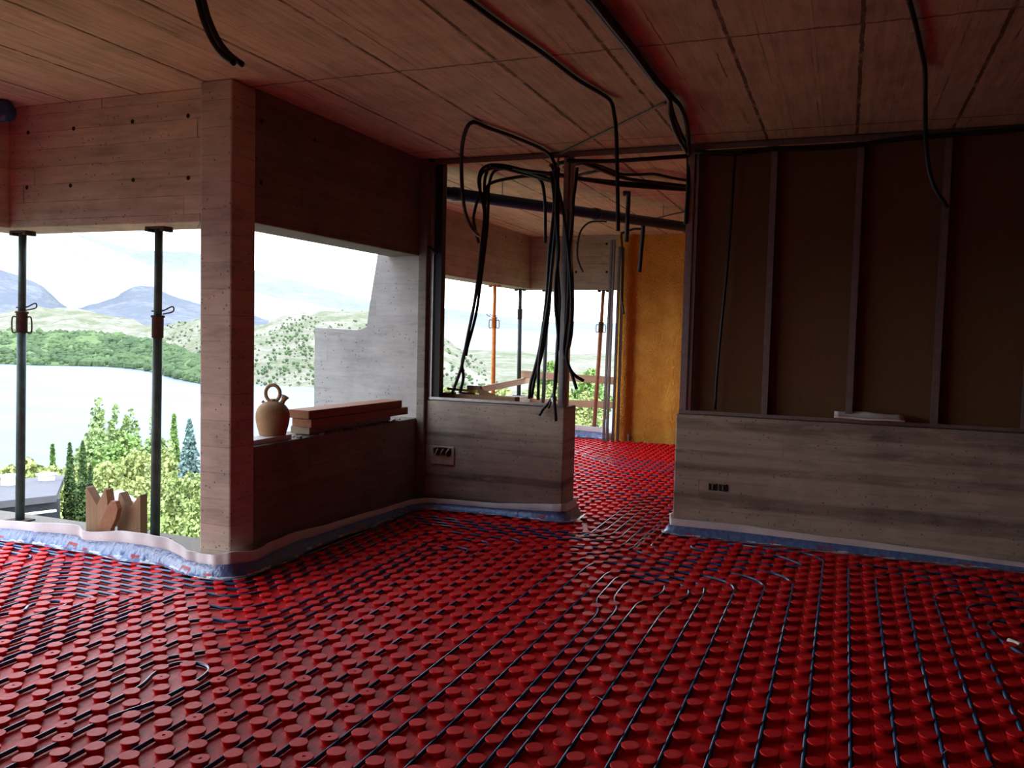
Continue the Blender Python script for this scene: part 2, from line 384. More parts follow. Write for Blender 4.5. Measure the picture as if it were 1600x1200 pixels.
# far room
mb = MB(); mb.box(-4.5, -4.2, 8.0, 11.6, 2.076, H); mb.box(-4.5, -4.2, 7.0, 11.6, -.3, .55); struct('wall_far_side', mb, M['far_con'], 'concrete beam and parapet of the far room left side', .008)
mb = MB(); mb.box(-4.2, -2.85, 11.3, 11.6, 2.076, H); struct('wall_back_beam', mb, M['far_con'], 'concrete beam above the far opening', .008)
mb = MB(); mb.box(-4.5, -2.7, 11.28, 11.7, -.3, .10); struct('trim_2', mb, M['con_fin'], 'low concrete sill of the far opening')
# sprayed foam wall with rounded ribs
mb = MB()
xs = [(-2.93, 0), (-2.90, -.05), (-2.86, -.07), (-2.78, -.07), (-2.74, -.05), (-2.715, -.01), (-2.69, .035), (-2.64, .03), (-2.5, .025), (-2.25, .02), (-2.2, .0), (-2.15, -.02), (-2.0, -.02), (-1.0, 0), (3.5, 0)]
vs = []; fs = []; nzr = 30
xl = []
for i in range(len(xs)-1):
    k = max(1, int((xs[i+1][0]-xs[i][0])/.05))
    for j in range(min(k, 40)): t = j/min(k, 40); xl.append((xs[i][0]+(xs[i+1][0]-xs[i][0])*t, xs[i][1]+(xs[i+1][1]-xs[i][1])*t))
xl.append(xs[-1])
for k in range(nzr+1):
    z = H*k/nzr
    for x_, d_ in xl: vs.append((x_, 11.3 + d_ + .018*noise.noise((x_*4, 0, z*4)), z))
n_ = len(xl)
for k in range(nzr):
    for i in range(n_-1): fs.append((k*n_+i, k*n_+i+1, (k+1)*n_+i+1, (k+1)*n_+i))
mb.add(vs, fs); mb.box(-2.93, 3.5, 11.34, 11.6, 0, H)
struct('wall_back', mb, M['yfoam'], 'far wall sprayed with lumpy yellow foam', smooth=True)
mb = MB(); mb.box(3.5, 3.8, 6.40, 11.6, 0, H); struct('wall_far_right', mb, M['con_shade'], 'far room side wall')
mb = MB(); mb.box(6.3, 6.6, -5.4, 6.4, 0, H); struct('wall_near_right', mb, M['panel'], 'right side wall of the front room')  # unseen wall, set far out and dark to cut bounced light
mb = MB(); mb.box(-5.4, 6.6, -5.7, -5.4, 0, H); struct('wall_behind', mb, M['panel'], 'wall behind the viewer')  # unseen wall, pushed back and given dark board to absorb bounce

# formwork tie holes (small dark recess plugs) on the beams: rings set into the concrete
def tie_holes(pts, ax, r=.012):
    mb = MB()
    for p in pts:
        p = Vector(p)
        if ax == 'y': Mx = Matrix.Rotation(PI/2, 3, 'X')
        else: Mx = Matrix.Rotation(PI/2, 3, 'Y')
        mb.lathe([(r*1.0, -.004), (r*1.0, .0015), (r*.8, .003)], p, 12, 0, Mx)
    return mb
hl = tie_holes([(-4.911, 3.948, 2.646), (-4.519, 3.948, 2.645), (-4.041, 3.948, 2.655), (-3.618, 3.948, 2.659), (-4.927, 3.948, 2.3), (-4.549, 3.948, 2.296), (-4.037, 3.948, 2.309), (-3.617, 3.948, 2.302)], 'y', .013).build('tie_hole', M['black'], bpy.data.objects['wall_front_left'])
hl = tie_holes([(-3.219, 4.105, 2.64), (-3.219, 4.635, 2.646), (-3.219, 4.103, 2.286)], 'x', .013).build('tie_hole', M['black'], bpy.data.objects['wall_left'])
hl = tie_holes([(-3.996, 11.3, 2.969), (-3.519, 11.3, 2.711), (-3.098, 11.3, 2.696), (-3.526, 11.3, 2.314), (-3.086, 11.3, 2.313)], 'y', .018).build('tie_hole', M['black'], bpy.data.objects['wall_back_beam'])
hl = tie_holes([(-4.2, 9.655, 2.326), (-4.2, 10.331, 2.702), (-4.2, 11.44, 2.592), (-4.2, 10.919, 2.699)], 'x', .014).build('tie_hole', M['black'], bpy.data.objects['wall_far_side'])

# ------------------------------------------------------------------ red stud mats
def in_view(x, y, mx=.75, near=.4):
    d = Vector((x, y, 0)) - CP; zf = d.dot(CF)
    if zf < .8: return False
    u = abs(d.dot(CR)) ; v = -d.dot(CU)
    return u < zf*(800/1319.0) + mx and v < zf*(600/1319.0) + near
PX, X0, Y0 = .075, .0425, .039
prof = [(.0295, .0), (.0275, .004), (.0283, .012), (.0322, .0175), (.0327, .0228), (.0307, .0248)]
prof_d = prof + [(.0065, .0248), (.005, .0218)]
def stud_mesh(region, name, parent, x0, x1, y0, y1):
    NS = 16; ang = np.arange(NS)*2*np.pi/NS
    V = []; Fq = []; Fn = []; SM = []; base = 0
    for c in range(int(math.ceil((x0-X0)/PX)), int((x1-X0)/PX)+1):
        for r in range(int(math.ceil((y0-Y0)/PX)), int((y1-Y0)/PX)+1):
            if (c + r) % 2: continue
            x = X0 + c*PX; y = Y0 + r*PX
            if not region(x, y) or not in_view(x, y): continue
            p = prof_d if random.random() < .10 else prof
            jx = random.uniform(-.0015, .0015); jr = random.uniform(.975, 1.02); tl = (random.uniform(-.02, .02), random.uniform(-.02, .02))
            for rr, z in p:
                rr *= jr
                cx_ = np.cos(ang)*rr; cy_ = np.sin(ang)*rr
                V.append(np.stack([x + jx + cx_, y + cy_, z + (cx_*tl[0] + cy_*tl[1])*(z/.025)], 1))
            for i in range(len(p)-1):
                for k in range(NS): Fq.append((base+i*NS+k, base+i*NS+(k+1)%NS, base+(i+1)*NS+(k+1)%NS, base+(i+1)*NS+k)); SM.append(i < 5)
            Fn.append(tuple(base+(len(p)-1)*NS+k for k in range(NS))); base += NS*len(p)
    V = np.concatenate(V); me = bpy.data.meshes.new(name)
    me.from_pydata(V.tolist(), [], Fq + Fn); me.materials.append(M['red'])
    sm = SM + [False]*len(Fn); me.polygons.foreach_set('use_smooth', sm); me.update()
    o = bpy.data.objects.new(name, me); COL.objects.link(o); o.parent = parent; o['kind'] = 'stuff'; return o
def sheet(mb, x0, x1, y0, y1): mb.box(x0, x1, y0, y1, .0, .0035)
mat1 = empty('heating_mat', (0, 0, 0), 'red plastic floor mat of round studs covering the front room floor', 'heating mat')
mb = MB(); sheet(mb, -5.25, -3.15, -4.5, 3.93); sheet(mb, -3.15, 6.2, -4.5, 6.08); mb.build('base_sheet', M['red'], mat1)
def reg1(x, y):
    if x < -3.10: return y < 3.79 and x > -5.2
    return y < 6.03 and x < 4.2 and not (x < -1.88 and y > 6.0)
stud_mesh(reg1, 'studs', mat1, -5.2, 4.2, 0.6, 6.04)
mat2 = empty('heating_mat', (0, 0, 0), 'red studded floor mat in the doorway and the far room beyond', 'heating mat')
mb = MB(); sheet(mb, -1.93, -1.13, 6.08, 6.42); sheet(mb, -4.18, 3.48, 6.42, 11.22); mb.build('base_sheet', M['red'], mat2)
def reg2(x, y):
    if y < 6.46: return -1.905 < x < -1.15
    return -4.12 < x < 3.4 and y < 11.18
stud_mesh(reg2, 'studs', mat2, -4.2, .3, 6.04, 11.2)

# ------------------------------------------------------------------ blue heating pipes (world x, y waypoints on the stud grid)
PZ = .0146
def cx(n): return .08 + .075*n
def fillet(pts, r=.075, k=6):
    P = [Vector((p[0], p[1], PZ)) for p in pts]; out = [P[0]]
    for i in range(1, len(P)-1):
        a, b, c = P[i-1], P[i], P[i+1]; d1 = (a-b); d2 = (c-b)
        rr = min(r, d1.length*.48, d2.length*.48); p1 = b + d1.normalized()*rr; p2 = b + d2.normalized()*rr
        for j in range(k+1):
            t = j/k; out.append(p1*(1-t)**2 + b*2*t*(1-t) + p2*t*t)
    out.append(P[-1]); return out
def circuit(name, runs, label):
    mb = MB()
    for pts in runs:
        mb.tube(fillet(pts), .0083, 10, 1)
    o = mb.build(name, M['pipe'], None, True); return tag(o, label, 'pipe', 'blue heating pipes on the red mats')
B = .7   # near end, outside the frame
left = [
 [(-3.77, B), (-3.77, 2.86), (-3.70, 2.93), (-3.77, 3.0), (-3.73, 3.10), (-3.64, 3.12), (-3.60, 3.08), (-3.61, 2.9), (-3.62, B)],
 [(-3.845, B), (-3.845, 3.12), (-3.76, 3.235), (-3.55, 3.235), (-3.545, 3.1), (-3.545, B)],
 [(-3.92, B), (-3.92, 3.2), (-3.83, 3.31), (-3.47, 3.31), (-3.47, 3.15), (-3.47, B)],
 [(-3.995, B), (-3.995, 3.28), (-3.90, 3.385), (-3.395, 3.385), (-3.395, 3.2), (-3.395, B)],
 [(-4.07, B), (-4.07, 3.36), (-3.97, 3.46), (-3.32, 3.46), (-3.32, 3.3), (-3.32, B)],
 [(-4.145, B), (-4.145, 3.44), (-4.04, 3.535), (-3.245, 3.535), (-3.245, 3.38), (-3.245, B)],
 [(-5.2, 3.74), (-4.37, 3.74), (-4.37, 3.6), (-4.37, B)], [(-5.2, 3.66), (-4.52, 3.66), (-4.52, 3.5), (-4.52, B)],
 [(-5.2, 3.58), (-4.67, 3.58), (-4.67, 3.4), (-4.67, B)], [(-5.2, 3.50), (-4.82, 3.50), (-4.82, B)], [(-5.2, 3.42), (-4.97, 3.42), (-4.97, B)]]
corner = [
 [(-4.22, B), (-4.22, 3.52), (-4.12, 3.61), (-3.2, 3.61), (-2.96, 3.68), (-2.945, 3.9), (-2.945, 5.61), (-1.50, 5.61), (-1.42, 5.75), (-1.42, 6.45), (-1.42, 7.0), (-.5, 7.0)],
 [(-4.295, B), (-4.295, 3.6), (-4.19, 3.69), (-3.25, 3.69), (-3.04, 3.75), (-3.02, 3.95), (-3.02, 5.69), (-1.6, 5.69), (-1.495, 5.83), (-1.495, 6.5), (-1.495, 7.15), (-.5, 7.15)],
 [(-5.2, 3.79), (-3.35, 3.765), (-3.12, 3.82), (-3.095, 4.0), (-3.095, 5.77), (-1.66, 5.77), (-1.57, 5.9), (-1.57, 7.3), (-.5, 7.3)],
 [(-3.2, B), (-3.2, 3.46), (-3.13, 3.54), (-2.95, 3.54), (-2.87, 3.68), (-2.87, 5.5), (-2.8, 5.54), (-1.74, 5.54), (-1.645, 5.8), (-1.645, 7.45), (-.5, 7.45)],
 [(-3.05, B), (-3.05, 3.3), (-2.97, 3.385), (-2.80, 3.385), (-2.72, 3.52), (-2.72, 5.25), (-2.62, 5.385), (-2.02, 5.385), (-2.0, 5.2), (-2.005, B)],
 [(-2.9, B), (-2.9, 3.15), (-2.82, 3.235), (-2.65, 3.235), (-2.57, 3.38), (-2.57, 5.1), (-2.47, 5.235), (-2.2, 5.235), (-2.155, 5.1), (-2.155, B)],
 [(-2.75, B), (-2.75, 2.98), (-2.66, 3.12), (-2.52, 3.22), (-2.495, 3.38), (-2.495, 4.9), (-2.42, 5.01), (-2.24, 5.01), (-2.22, 4.9), (-2.305, 4.6), (-2.305, B)],
 [(-2.665, B), (-2.665, 2.75), (-2.56, 2.87), (-2.46, 2.99), (-2.42, 3.1), (-2.42, 4.75), (-2.38, 5.0)],
 [(-2.52, B), (-2.52, 2.5), (-2.58, 2.63), (-2.575, 2.74), (-2.50, 2.78), (-2.40, 2.76), (-2.365, 2.66), (-2.365, 2.42), (-2.425, 2.25), (-2.425, B)]]
mid = [
 [(-1.855, B), (-1.855, 5.2), (-1.78, 5.35), (-1.55, 5.39), (-1.345, 5.55), (-1.345, 6.85), (-.5, 6.85)],
 [(-1.705, B), (-1.705, 5.05), (-1.62, 5.2), (-1.42, 5.30), (-1.27, 5.50), (-1.27, 6.7), (-.5, 6.7)]]
right = [
 [(-1.57, B), (-1.57, 4.92), (-1.47, 5.19), (-1.3, 5.27), (-1.2, 5.26), (-.62, 5.235), (-.45, 5.16), (-.37, 5.03), (-.37, B)],
 [(-1.42, B), (-1.42, 4.96), (-1.38, 5.11), (-1.1, 5.11), (-.72, 5.085), (-.57, 5.0), (-.52, 4.88), (-.52, B)],
 [(-1.27, B), (-1.27, 4.86), (-1.22, 4.97), (-1.1, 4.97), (-.82, 4.96), (-.69, 4.86), (-.67, 4.7), (-.67, B)],
 [(-1.12, B), (-1.12, 4.15), (-1.19, 4.34), (-1.195, 4.8), (-1.13, 4.89), (-.95, 4.885), (-.82, 4.84), (-.75, 4.72), (-.75, 4.6), (-.80, 4.44), (-.82, 4.28), (-.82, B)],
 [(-1.045, B), (-1.045, 4.25), (-1.11, 4.4), (-1.12, 4.70), (-1.08, 4.8), (-.98, 4.81), (-.90, 4.77), (-.88, 4.62), (-.93, 4.47), (-.97, 4.38), (-.97, B)],
 [(-.22, B), (-.22, 5.15), (-.29, 5.29), (-.42, 5.36), (-1.1, 5.39), (-1.25, 5.47), (-1.245, 5.62), (-1.235, 6.2), (-1.235, 6.55), (-.5, 6.55)],
 [(-1.17, 6.5), (-1.17, 5.62), (-1.10, 5.535), (-.4, 5.5), (-.2, 5.55), (-.2, 5.62), (-.35, 5.78), (-.75, 5.84), (-.92, 5.85), (-.92, 5.72), (-.8, 5.69), (-.35, 5.68)],
 [(-.07, B), (-.07, 5.8), (-.16, 5.93), (-.7, 5.96)],
 [(.08, B), (.08, 5.68), (.16, 5.79), (2.5, 5.79)], [(.23, B), (.23, 5.52), (.32, 5.66), (2.5, 5.66)],
 [(.38, B), (.38, 5.38), (.46, 5.52), (2.5, 5.52)], [(.525, B), (.525, 5.25), (.62, 5.385), (2.5, 5.385)],
 [(.67, B), (.67, 5.1), (.76, 5.22), (2.5, 5.22)],
 [(.83, B), (.83, 4.42), (.75, 4.62), (.735, 4.84), (.79, 4.93), (.95, 4.92), (2.5, 4.92)],
 [(.98, B), (.98, 4.3), (1.05, 4.42), (2.5, 4.42)], [(1.13, B), (1.13, 4.15), (1.2, 4.27), (2.5, 4.27)]] + [[(1.28+.15*k, B), (1.28+.15*k, 4.0-.15*k), (1.37+.15*k, 4.12-.15*k), (3.6, 4.12-.15*k)] for k in range(8)]
far = []
for k in range(7):
    x = -1.98 - .15*k; ye = 7.0 + .28*k
    far.append([(x, 6.5), (x, ye), (x+.09, ye+.15), (3.0, ye+.15)])
for k in range(5):
    x = -2.4 - .15*k; far.append([(3.0, 8.95+.15*k), (x+.12, 8.95+.15*k), (x, 9.08+.15*k), (x, 10.7)])
for k in range(5): far.append([(-4.1, 8.5+.3*k), (-3.3-.05*k, 8.5+.3*k), (-3.15, 8.6+.3*k), (-3.15, 8.68+.3*k), (-4.1, 8.68+.3*k)])
circuit('heating_pipe', left, 'blue pipe turning in tight hairpins on the mat at the lower left')
circuit('heating_pipe', corner, 'blue pipe bending past the concrete column and on along the dark side wall')
circuit('heating_pipe', mid, 'blue pipe of two straight runs from the middle of the front floor into the doorway')
circuit('heating_pipe', right, 'blue pipe with a nested loop before the doorway and long runs on the right')
circuit('heating_pipe', far, 'blue pipe rows on the mat of the far room')
mb = MB(); mb.tube([(.795, 4.60, .02), (.835, 4.545, .021)], .0125, 10, 1)
single('pipe_label', mb, M['white'], 'small white sticker wrapped round the blue pipe at the right edge', 'sticker')
# small plastic offcuts and clips on the mat
for i, (x, y, a_) in enumerate([(-1.326, 3.836, 0), (-0.472, 4.574, 1), (-0.304, 4.905, 2), (-0.914, 5.0, 3), (-0.44, 3.969, 4), (0.39, 3.207, 5), (-2.186, 3.646, 6), (-2.221, 4.075, 7), (-1.278, 3.0, 8), (-0.846, 3.12, 9), (0.29, 3.722, 10), (-0.278, 4.827, 11)]):
    mb = MB(); mb.tube([(x-.012, y-.01, .029), (x, y+.004, .036), (x+.016, y+.006, .03), (x+.03, y-.004+.01*(a_ % 3), .028)], .0011, 5, 3)
    tag(mb.build('plastic_shred', M['film_clear'], None, origin=(x, y, .027)), 'tiny pale plastic shred lying on the red studs', 'debris', 'plastic shreds on the red mat')

# ------------------------------------------------------------------ edge strips: foam band and crinkled film
def edge_strip(path, label, flare=.075, seed=1, marks=True, thick=.008):
    t = empty('edge_strip', (path[0][0], path[0][1], 0), label, 'edge strip', 'perimeter insulation strips')
    P = catmull([(p[0], p[1], p[2]) for p in path], 14); n = len(P)
    # outward side: right of travel direction
    def nrm(i):
        d = P[min(i+1, n-1)] - P[max(i-1, 0)]; d.z = 0; d.normalize(); return Vector((d.y, -d.x, 0))
    mb = MB(); vs = []; fs = []
    for i, p in enumerate(P):
        o = nrm(i); wv = .006*math.sin(i*.23+seed) + .004*math.sin(i*.51)
        top = p.z; b = Vector((p.x, p.y, 0)) + o*wv
        for q in (b + Vector((0,0,.0)), b + Vector((0,0,top*.5)), b + Vector((0,0,top)) + o*.002, b - o*thick + Vector((0,0,top)), b - o*thick): vs.append(q)
        if i:
            a = (i-1)*5; c = i*5
            for k in range(4): fs.append((a+k, a+k+1, c+k+1, c+k))
    mb.add(vs, fs); mb.build('foam_band', M['foam'], t, True)
    mb = MB(); vs = []; fs = []; mi = []; K = 9; L = 0; prev = None
    rnd = random.Random(seed); mk = []
    length = sum((P[i+1]-P[i]).length for i in range(n-1)); s_ = .12
    while s_ < length:
        kind = rnd.choice(['T', 'arch', 'bar', 'bar', 'T2']); mk.append((s_, kind)); s_ += rnd.uniform(.12, .26)
    S = 0.; ss = []
    # resample densely
    D = [P[0]]
    for i in range(n-1):
        seg = (P[i+1]-P[i]); k = max(1, int(seg.length/.009))
        for j in range(1, k+1): D.append(P[i]+seg*j/k)
    m = len(D); Sv = [0.]
    for i in range(1, m): Sv.append(Sv[-1] + (D[i]-D[i-1]).length)
    W = 6
    ns = []
    for i in range(m):
        d = D[min(i+W, m-1)] - D[max(i-W, 0)]; d.z = 0; d.normalize(); ns.append(Vector((d.y, -d.x, 0)))
    for i, p in enumerate(D):
        o = ns[i]; top = p.z*.60
        fl = flare*(.75 + .5*noise.noise((Sv[i]*3.1, seed*7.7, 0)))
        for k in range(K):
            u = k/(K-1)
            z = top*(1-u)**1.1 + .004 if u < .7 else top*.3**1.1*(1-(u-.7)/.3) + .004 + .022*(u-.7)/.3
            z = max(z, .027*min(1, u*2)) ; off = .009 + fl*(u**1.8)
            c = noise.noise((Sv[i]*26, u*3.0, seed)) + .6*noise.noise((Sv[i]*70, u*9, seed+3.))
            amp = (.0015 if u < .45 else .012) if u < .95 else .004
            vs.append(Vector((p.x, p.y, 0)) + o*(off + abs(c)*amp) + Vector((0, 0, z + c*amp*.6*(u > .1))))
        if i:
            for k in range(K-1):
                fs.append(((i-1)*K+k, i*K+k, i*K+k+1, (i-1)*K+k+1)); mm = 0
                u = (k+.5)/(K-1)
                if u > .62 and noise.noise((Sv[i]*9, u*4, seed+9.)) > .12: mm = 2
                if marks:
                    for s0, kd in mk:
                        d = Sv[i]-s0
                        if kd == 'T' and ((0 < d < .055 and k == 4) or (.018 < d < .032 and k in (5,))): mm = 1
                        if kd == 'T2' and ((0 < d < .06 and k == 6) or (.01 < d < .03 and k in (7,))): mm = 1
                        if kd == 'arch' and ((0 < d < .085 and k == 3) or (k in (4, 5) and (0 < d < .012 or .073 < d < .085))): mm = 1
                        if kd == 'bar' and (0 < d < .07 and k == 6): mm = 1
                mi.append(mm)
    mb.add(vs, fs); mb.mi = mi
    mb.build('film_skirt', [M['film'], M['print'], M['film_clear']], t, True, recalc=False)
    return t
edge_strip([(-5.4, 3.9, .13), (-5.14, 3.885, .13), (-4.8, 3.89, .15), (-4.5, 3.90, .165), (-4.35, 3.885, .14), (-4.1, 3.885, .17), (-3.87, 3.88, .18), (-3.68, 3.86, .17),
            (-3.5, 3.81, .145), (-3.38, 3.785, .14), (-3.25, 3.77, .155), (-3.16, 3.81, .17), (-3.13, 3.95, .15), (-3.16, 4.15, .15), (-3.18, 4.4, .155), (-3.19, 4.7, .13),
            (-3.19, 5.1, .12), (-3.19, 5.5, .10), (-3.17, 5.85, .10), (-3.08, 6.02, .10), (-2.9, 6.06, .10), (-2.6, 6.08, .10), (-2.3, 6.08, .12), (-2.05, 6.075, .14), (-1.955, 6.085, .15), (-1.93, 6.14, .15), (-1.93, 6.38, .15)],
           'white foam edge strip with blue film snaking past the column to the doorway', .085, 1)
edge_strip([(-1.135, 6.40, .14), (-1.14, 6.2, .14), (-1.135, 6.10, .135), (-1.08, 6.07, .13), (-.7, 6.075, .13), (-.3, 6.075, .12), (.2, 6.075, .105), (.7, 6.075, .09), (1.2, 6.075, .07), (2.2, 6.075, .07), (6.2, 6.075, .08)],
           'pale foam edge strip with blue film at the foot of the right low wall', .07, 4)
edge_strip([(-4.15, 11.24, .20), (-3.6, 11.25, .19), (-3.2, 11.25, .18), (-2.96, 11.2, .17)],
           'pale blue edge strip below the far opening', .05, 9, False)

# ------------------------------------------------------------------ jug on its board, planks
bd = MB(); bd.obox((-3.315, 4.065, .752), (-3.315, 4.46, .752), .13, .03)
single('metal_board', bd, M['foam'], 'short whitish profile under the clay jug', 'profile', bevel=.003)
JX, JY, JZ = -3.325, 4.365, .767
jug = empty('clay_jug', (JX, JY, JZ), 'round terracotta water jug with ring handle standing on the parapet', 'jug')
mb = MB(); mb.lathe([(.001, 0), (.078, 0), (.083, .005), (.087, .025), (.096, .055), (.103, .09), (.105, .115), (.103, .14), (.095, .165), (.078, .188), (.056, .203), (.03, .212), (.001, .214)], (JX, JY, JZ), 48)
mb.build('body', M['terra'], jug, True)
mb = MB(); rv = CR.copy(); rv.z = 0; rv.normalize()
hp = [Vector((JX, JY, JZ+.262)) + rv*(.045*math.cos(a)) + Vector((0, 0, .052*math.sin(a))) for a in [2*PI*k/28 for k in range(29)]]
mb.tube(hp, .0115, 10, 1); mb.lathe([(.022, -.01), (.016, .01), (.02, .02)], (JX, JY, JZ+.207), 16); mb.build('ring_handle', M['terra'], jug, True)
mb = MB(); sdv = (rv*.45 + Vector((0, 0, .9))).normalized(); Mx = sdv.to_track_quat('Z', 'Y').to_matrix()
pt = Vector((JX, JY, JZ+.19)) + rv*.052
mb.lathe([(.026, -.01), (.016, .012), (.014, .03), (.022, .055), (.026, .062), (.02, .063), (.012, .04)], pt, 18, 0, Mx); mb.build('filling_spout', M['terra'], jug, True)
mb = MB(); pt = Vector((JX, JY, JZ+.196)) - rv*.05; Mx = ((-rv)*.7 + Vector((0, 0, .7))).normalized().to_track_quat('Z', 'Y').to_matrix()
mb.lathe([(.02, -.012), (.012, .004), (.008, .018), (.011, .022), (.004, .022)], pt, 14, 0, Mx); mb.build('drinking_spout', M['terra'], jug, True)

def plank(name, a, b, wd, ht, mat, label, group=None, bevel=.004, up=(0,0,1)):
    mb = MB(); mb.obox(a, b, wd, ht, up); return single(name, mb, mat, label, 'plank' if 'plank' in label else 'board', group, bevel=bevel)
plank('timber_plank', (-3.33, 4.66, .768), (-3.345, 5.75, .768), .15, .05, M['wood_grey'], 'thin grey plank lying flat on the parapet beneath the two reddish planks')
plank('timber_plank', (-3.29, 4.62, .822), (-3.22, 5.80, .822), .16, .055, M['wood_red'], 'reddish plank, the lower of two stacked on the parapet beside the jug')
plank('timber_plank', (-3.30, 4.60, .880), (-3.235, 5.72, .880), .17, .055, M['wood_red'], 'reddish plank on top of the stack beside the jug')
mb = MB()
for k in range(60):
    x, y = -3.22 - random.random()*.14, random.uniform(4.48, 5.9); s = random.uniform(.004, .014)
    mb.box(x-s, x+s, y-s, y+s, .736, .736+s)
tag(mb.build('mortar_crumbs', M['con_fin'], None), 'crumbs of broken mortar along the parapet edge beside the jug', 'rubble', None, 'stuff')

# ------------------------------------------------------------------ steel props
def prop(top, bottom, zcol, main, collar, label, group, r=.024, plate=True, hook=1, handle=False, ztop_r=None, base=True):
    top, bottom = Vector(top), Vector(bottom)
    t = empty('steel_prop', bottom, label, 'prop', group)
    ax = (top-bottom).normalized(); L = (top-bottom).length; cpos = bottom + ax*((zcol-bottom.z)/ax.z)
    ht = .01
    mb = MB(); mb.tube([bottom+ax*ht, cpos], r*1.12, 16, 1); mb.build('outer_tube', main, t, True)
    mb = MB(); mb.tube([cpos-ax*.02, top-ax*ht], r*.93, 16, 1); mb.build('inner_tube', main, t, True)
    mb = MB(); mb.lathe([(r*1.35, -.13), (r*1.35, -.005), (r*1.6, -.004), (r*1.6, .008), (r*1.0, .012)], cpos, 20, 0, ax.to_track_quat('Z', 'Y').to_matrix()); mb.build('collar_nut', collar, t, True)
    mb = MB(); q = cpos + ax*.035
    rv_ = Vector((.93, .36, 0))*hook
    mb.tube([q - rv_*.04, q + rv_*.03 + Vector((0,0,.004)), q + rv_*.085 + Vector((0,0,.03)), q + rv_*.10 + Vector((0,0,.02)), q + rv_*.09 + Vector((0,0,-.002)), q + rv_*.045 + Vector((0,-.02,-.018))], .0045, 8, 5); mb.build('locking_pin', M['rust'], t, True)
    if handle:
        mb = MB()
        for s in (-1, 1):
            c0 = cpos - ax*.09
            rr = Vector((.93, .36, 0))*s
            mb.tube([c0 + rr*r*1.2 + Vector((0,0,-.04)), c0 + rr*.062 + Vector((0,0,-.042)), c0 + rr*.068 + Vector((0,0,0)), c0 + rr*.062 + Vector((0,0,.06)), c0 + rr*r*1.2 + Vector((0,0,.06))], .005, 8, 4)
        mb.build('handle', M['rust'], t, True)
    if plate:
        mb = MB(); mb.box(top.x-.075, top.x+.075, top.y-.04, top.y+.04, top.z-.012, top.z)
        mb.box(top.x-.075, top.x-.045, top.y-.042, top.y+.042, top.z-.03, top.z-.012); mb.box(top.x+.045, top.x+.075, top.y-.042, top.y+.042, top.z-.03, top.z-.012); mb.build('head_plate', collar, t, bevel=.003)
    if base:
        mb = MB(); mb.box(bottom.x-.075, bottom.x+.075, bottom.y-.06, bottom.y+.06, bottom.z, bottom.z+.01); mb.build('base_plate', collar, t, bevel=.003)
    return t
PG = 'steel props under the beams'
prop((-5.16, 4.1, 2.045), (-5.215, 4.1, .075), 1.50, M['green_steel'], M['rust'], 'green steel prop with square wire handles, leftmost under the left beam', PG, .026, handle=True)
prop((-3.985, 4.1, 2.045), (-4.02, 4.1, .075), 1.49, M['green_steel'], M['rust'], 'dark green steel prop with rusty collar between column and notched boards', PG, .026)
prop((-4.34, 10.334, 2.06)[:2] + (2.076,), (-4.34, 10.361, 0.848)[:2] + (.55,), 1.64, M['orange_steel'], M['orange_steel'], 'bright orange steel prop in the far side opening', PG, .024, hook=-1, handle=True)
prop((-4.34, 11.276, 2.09)[:2] + (2.076,), (-4.34, 11.319, 0.718)[:2] + (.55,), 1.78, M['black_steel'], M['black_steel'], 'black steel prop right of the bright orange one', PG, .026)
prop((-3.985, 11.45, 2.083)[:2] + (2.076,), (-4.014, 11.45, 2.082)[:2] + (.10,), 1.72, M['black_steel'], M['black_steel'], 'dark steel prop behind the hanging cables in the far opening', PG, .026)
prop((-3.165, 11.45, 2.076)[:2] + (2.076,), (-3.243, 11.45, 0.109)[:2] + (.10,), 1.62, M['redbrown_steel'], M['rust'], 'leaning red-brown steel prop beside the leaning metal studs', PG, .026, handle=True)

# ------------------------------------------------------------------ notched form boards and stake on the ledge
def notched(x0, x1, y, z0, zt, label, flip=False):
    wd = x1-x0; hh = zt-z0
    poly = [(x0, z0), (x1, z0), (x1, z0+hh*.72), (x0+wd*.93, z0+hh*.98), (x0+wd*.86, z0+hh), (x0+wd*.52, z0+hh*.62), (x0+wd*.08, z0+hh*.97), (x0, z0+hh)]
    if flip: poly = [(x0+x1-p[0], p[1]) for p in poly][::-1]
    mb = MB(); mb.prism(poly, y-.03, y+.03); return single('notched_board', mb, M['wood_brown'], label, 'board', bevel=.003)
notched(-4.575, -4.385, 4.10, .076, .375, 'brown board with a notched top, left one on the ledge')
notched(-4.335, -4.14, 4.13, .076, .355, 'brown board with a notched top, right one beside the green prop', True)
mb = MB(); mb.prism([(-4.45, .076), (-4.34, .076), (-4.265, .20), (-4.245, .27), (-4.265, .315), (-4.305, .315), (-4.335, .28)], 4.02, 4.055)
single('timber_stake', mb, M['wood_red'], 'reddish pointed wooden stake leaning before the notched boards', 'stake', bevel=.003)

# ------------------------------------------------------------------ metal stud frames
def cstud(mb, x, y, z0, z1, wd=.045, dp=.048, t=.003, face=1):
    # open C section, web towards +x
    mb.box(x-wd/2, x+wd/2, y, y+t, z0, z1); mb.box(x+wd/2-t, x+wd/2, y, y+dp, z0, z1); mb.box(x-wd/2, x+wd/2, y+dp-t, y+dp, z0, z1)
    mb.box(x-wd/2, x-wd/2+.008, y+.008, y+.011, z0, z1)
fr = empty('stud_frame', (1.0, 6.14, .888), 'galvanised stud frame lined with brown board standing on the right low wall', 'stud frame')
for x in (-.49, .062, .585, 1.105, 1.63, 2.15, 2.7):
    mb = MB(); cstud(mb, x-.02, 6.15, .905, H-.03); mb.build('stud', M['zinc_dull'], fr)
mb = MB(); cstud(mb, -1.075, 6.125, .905, H-.03, .05, .06); cstud(mb, -1.03, 6.14, .905, H-.03, .02, .05); mb.build('end_stud', M['zinc'], fr)
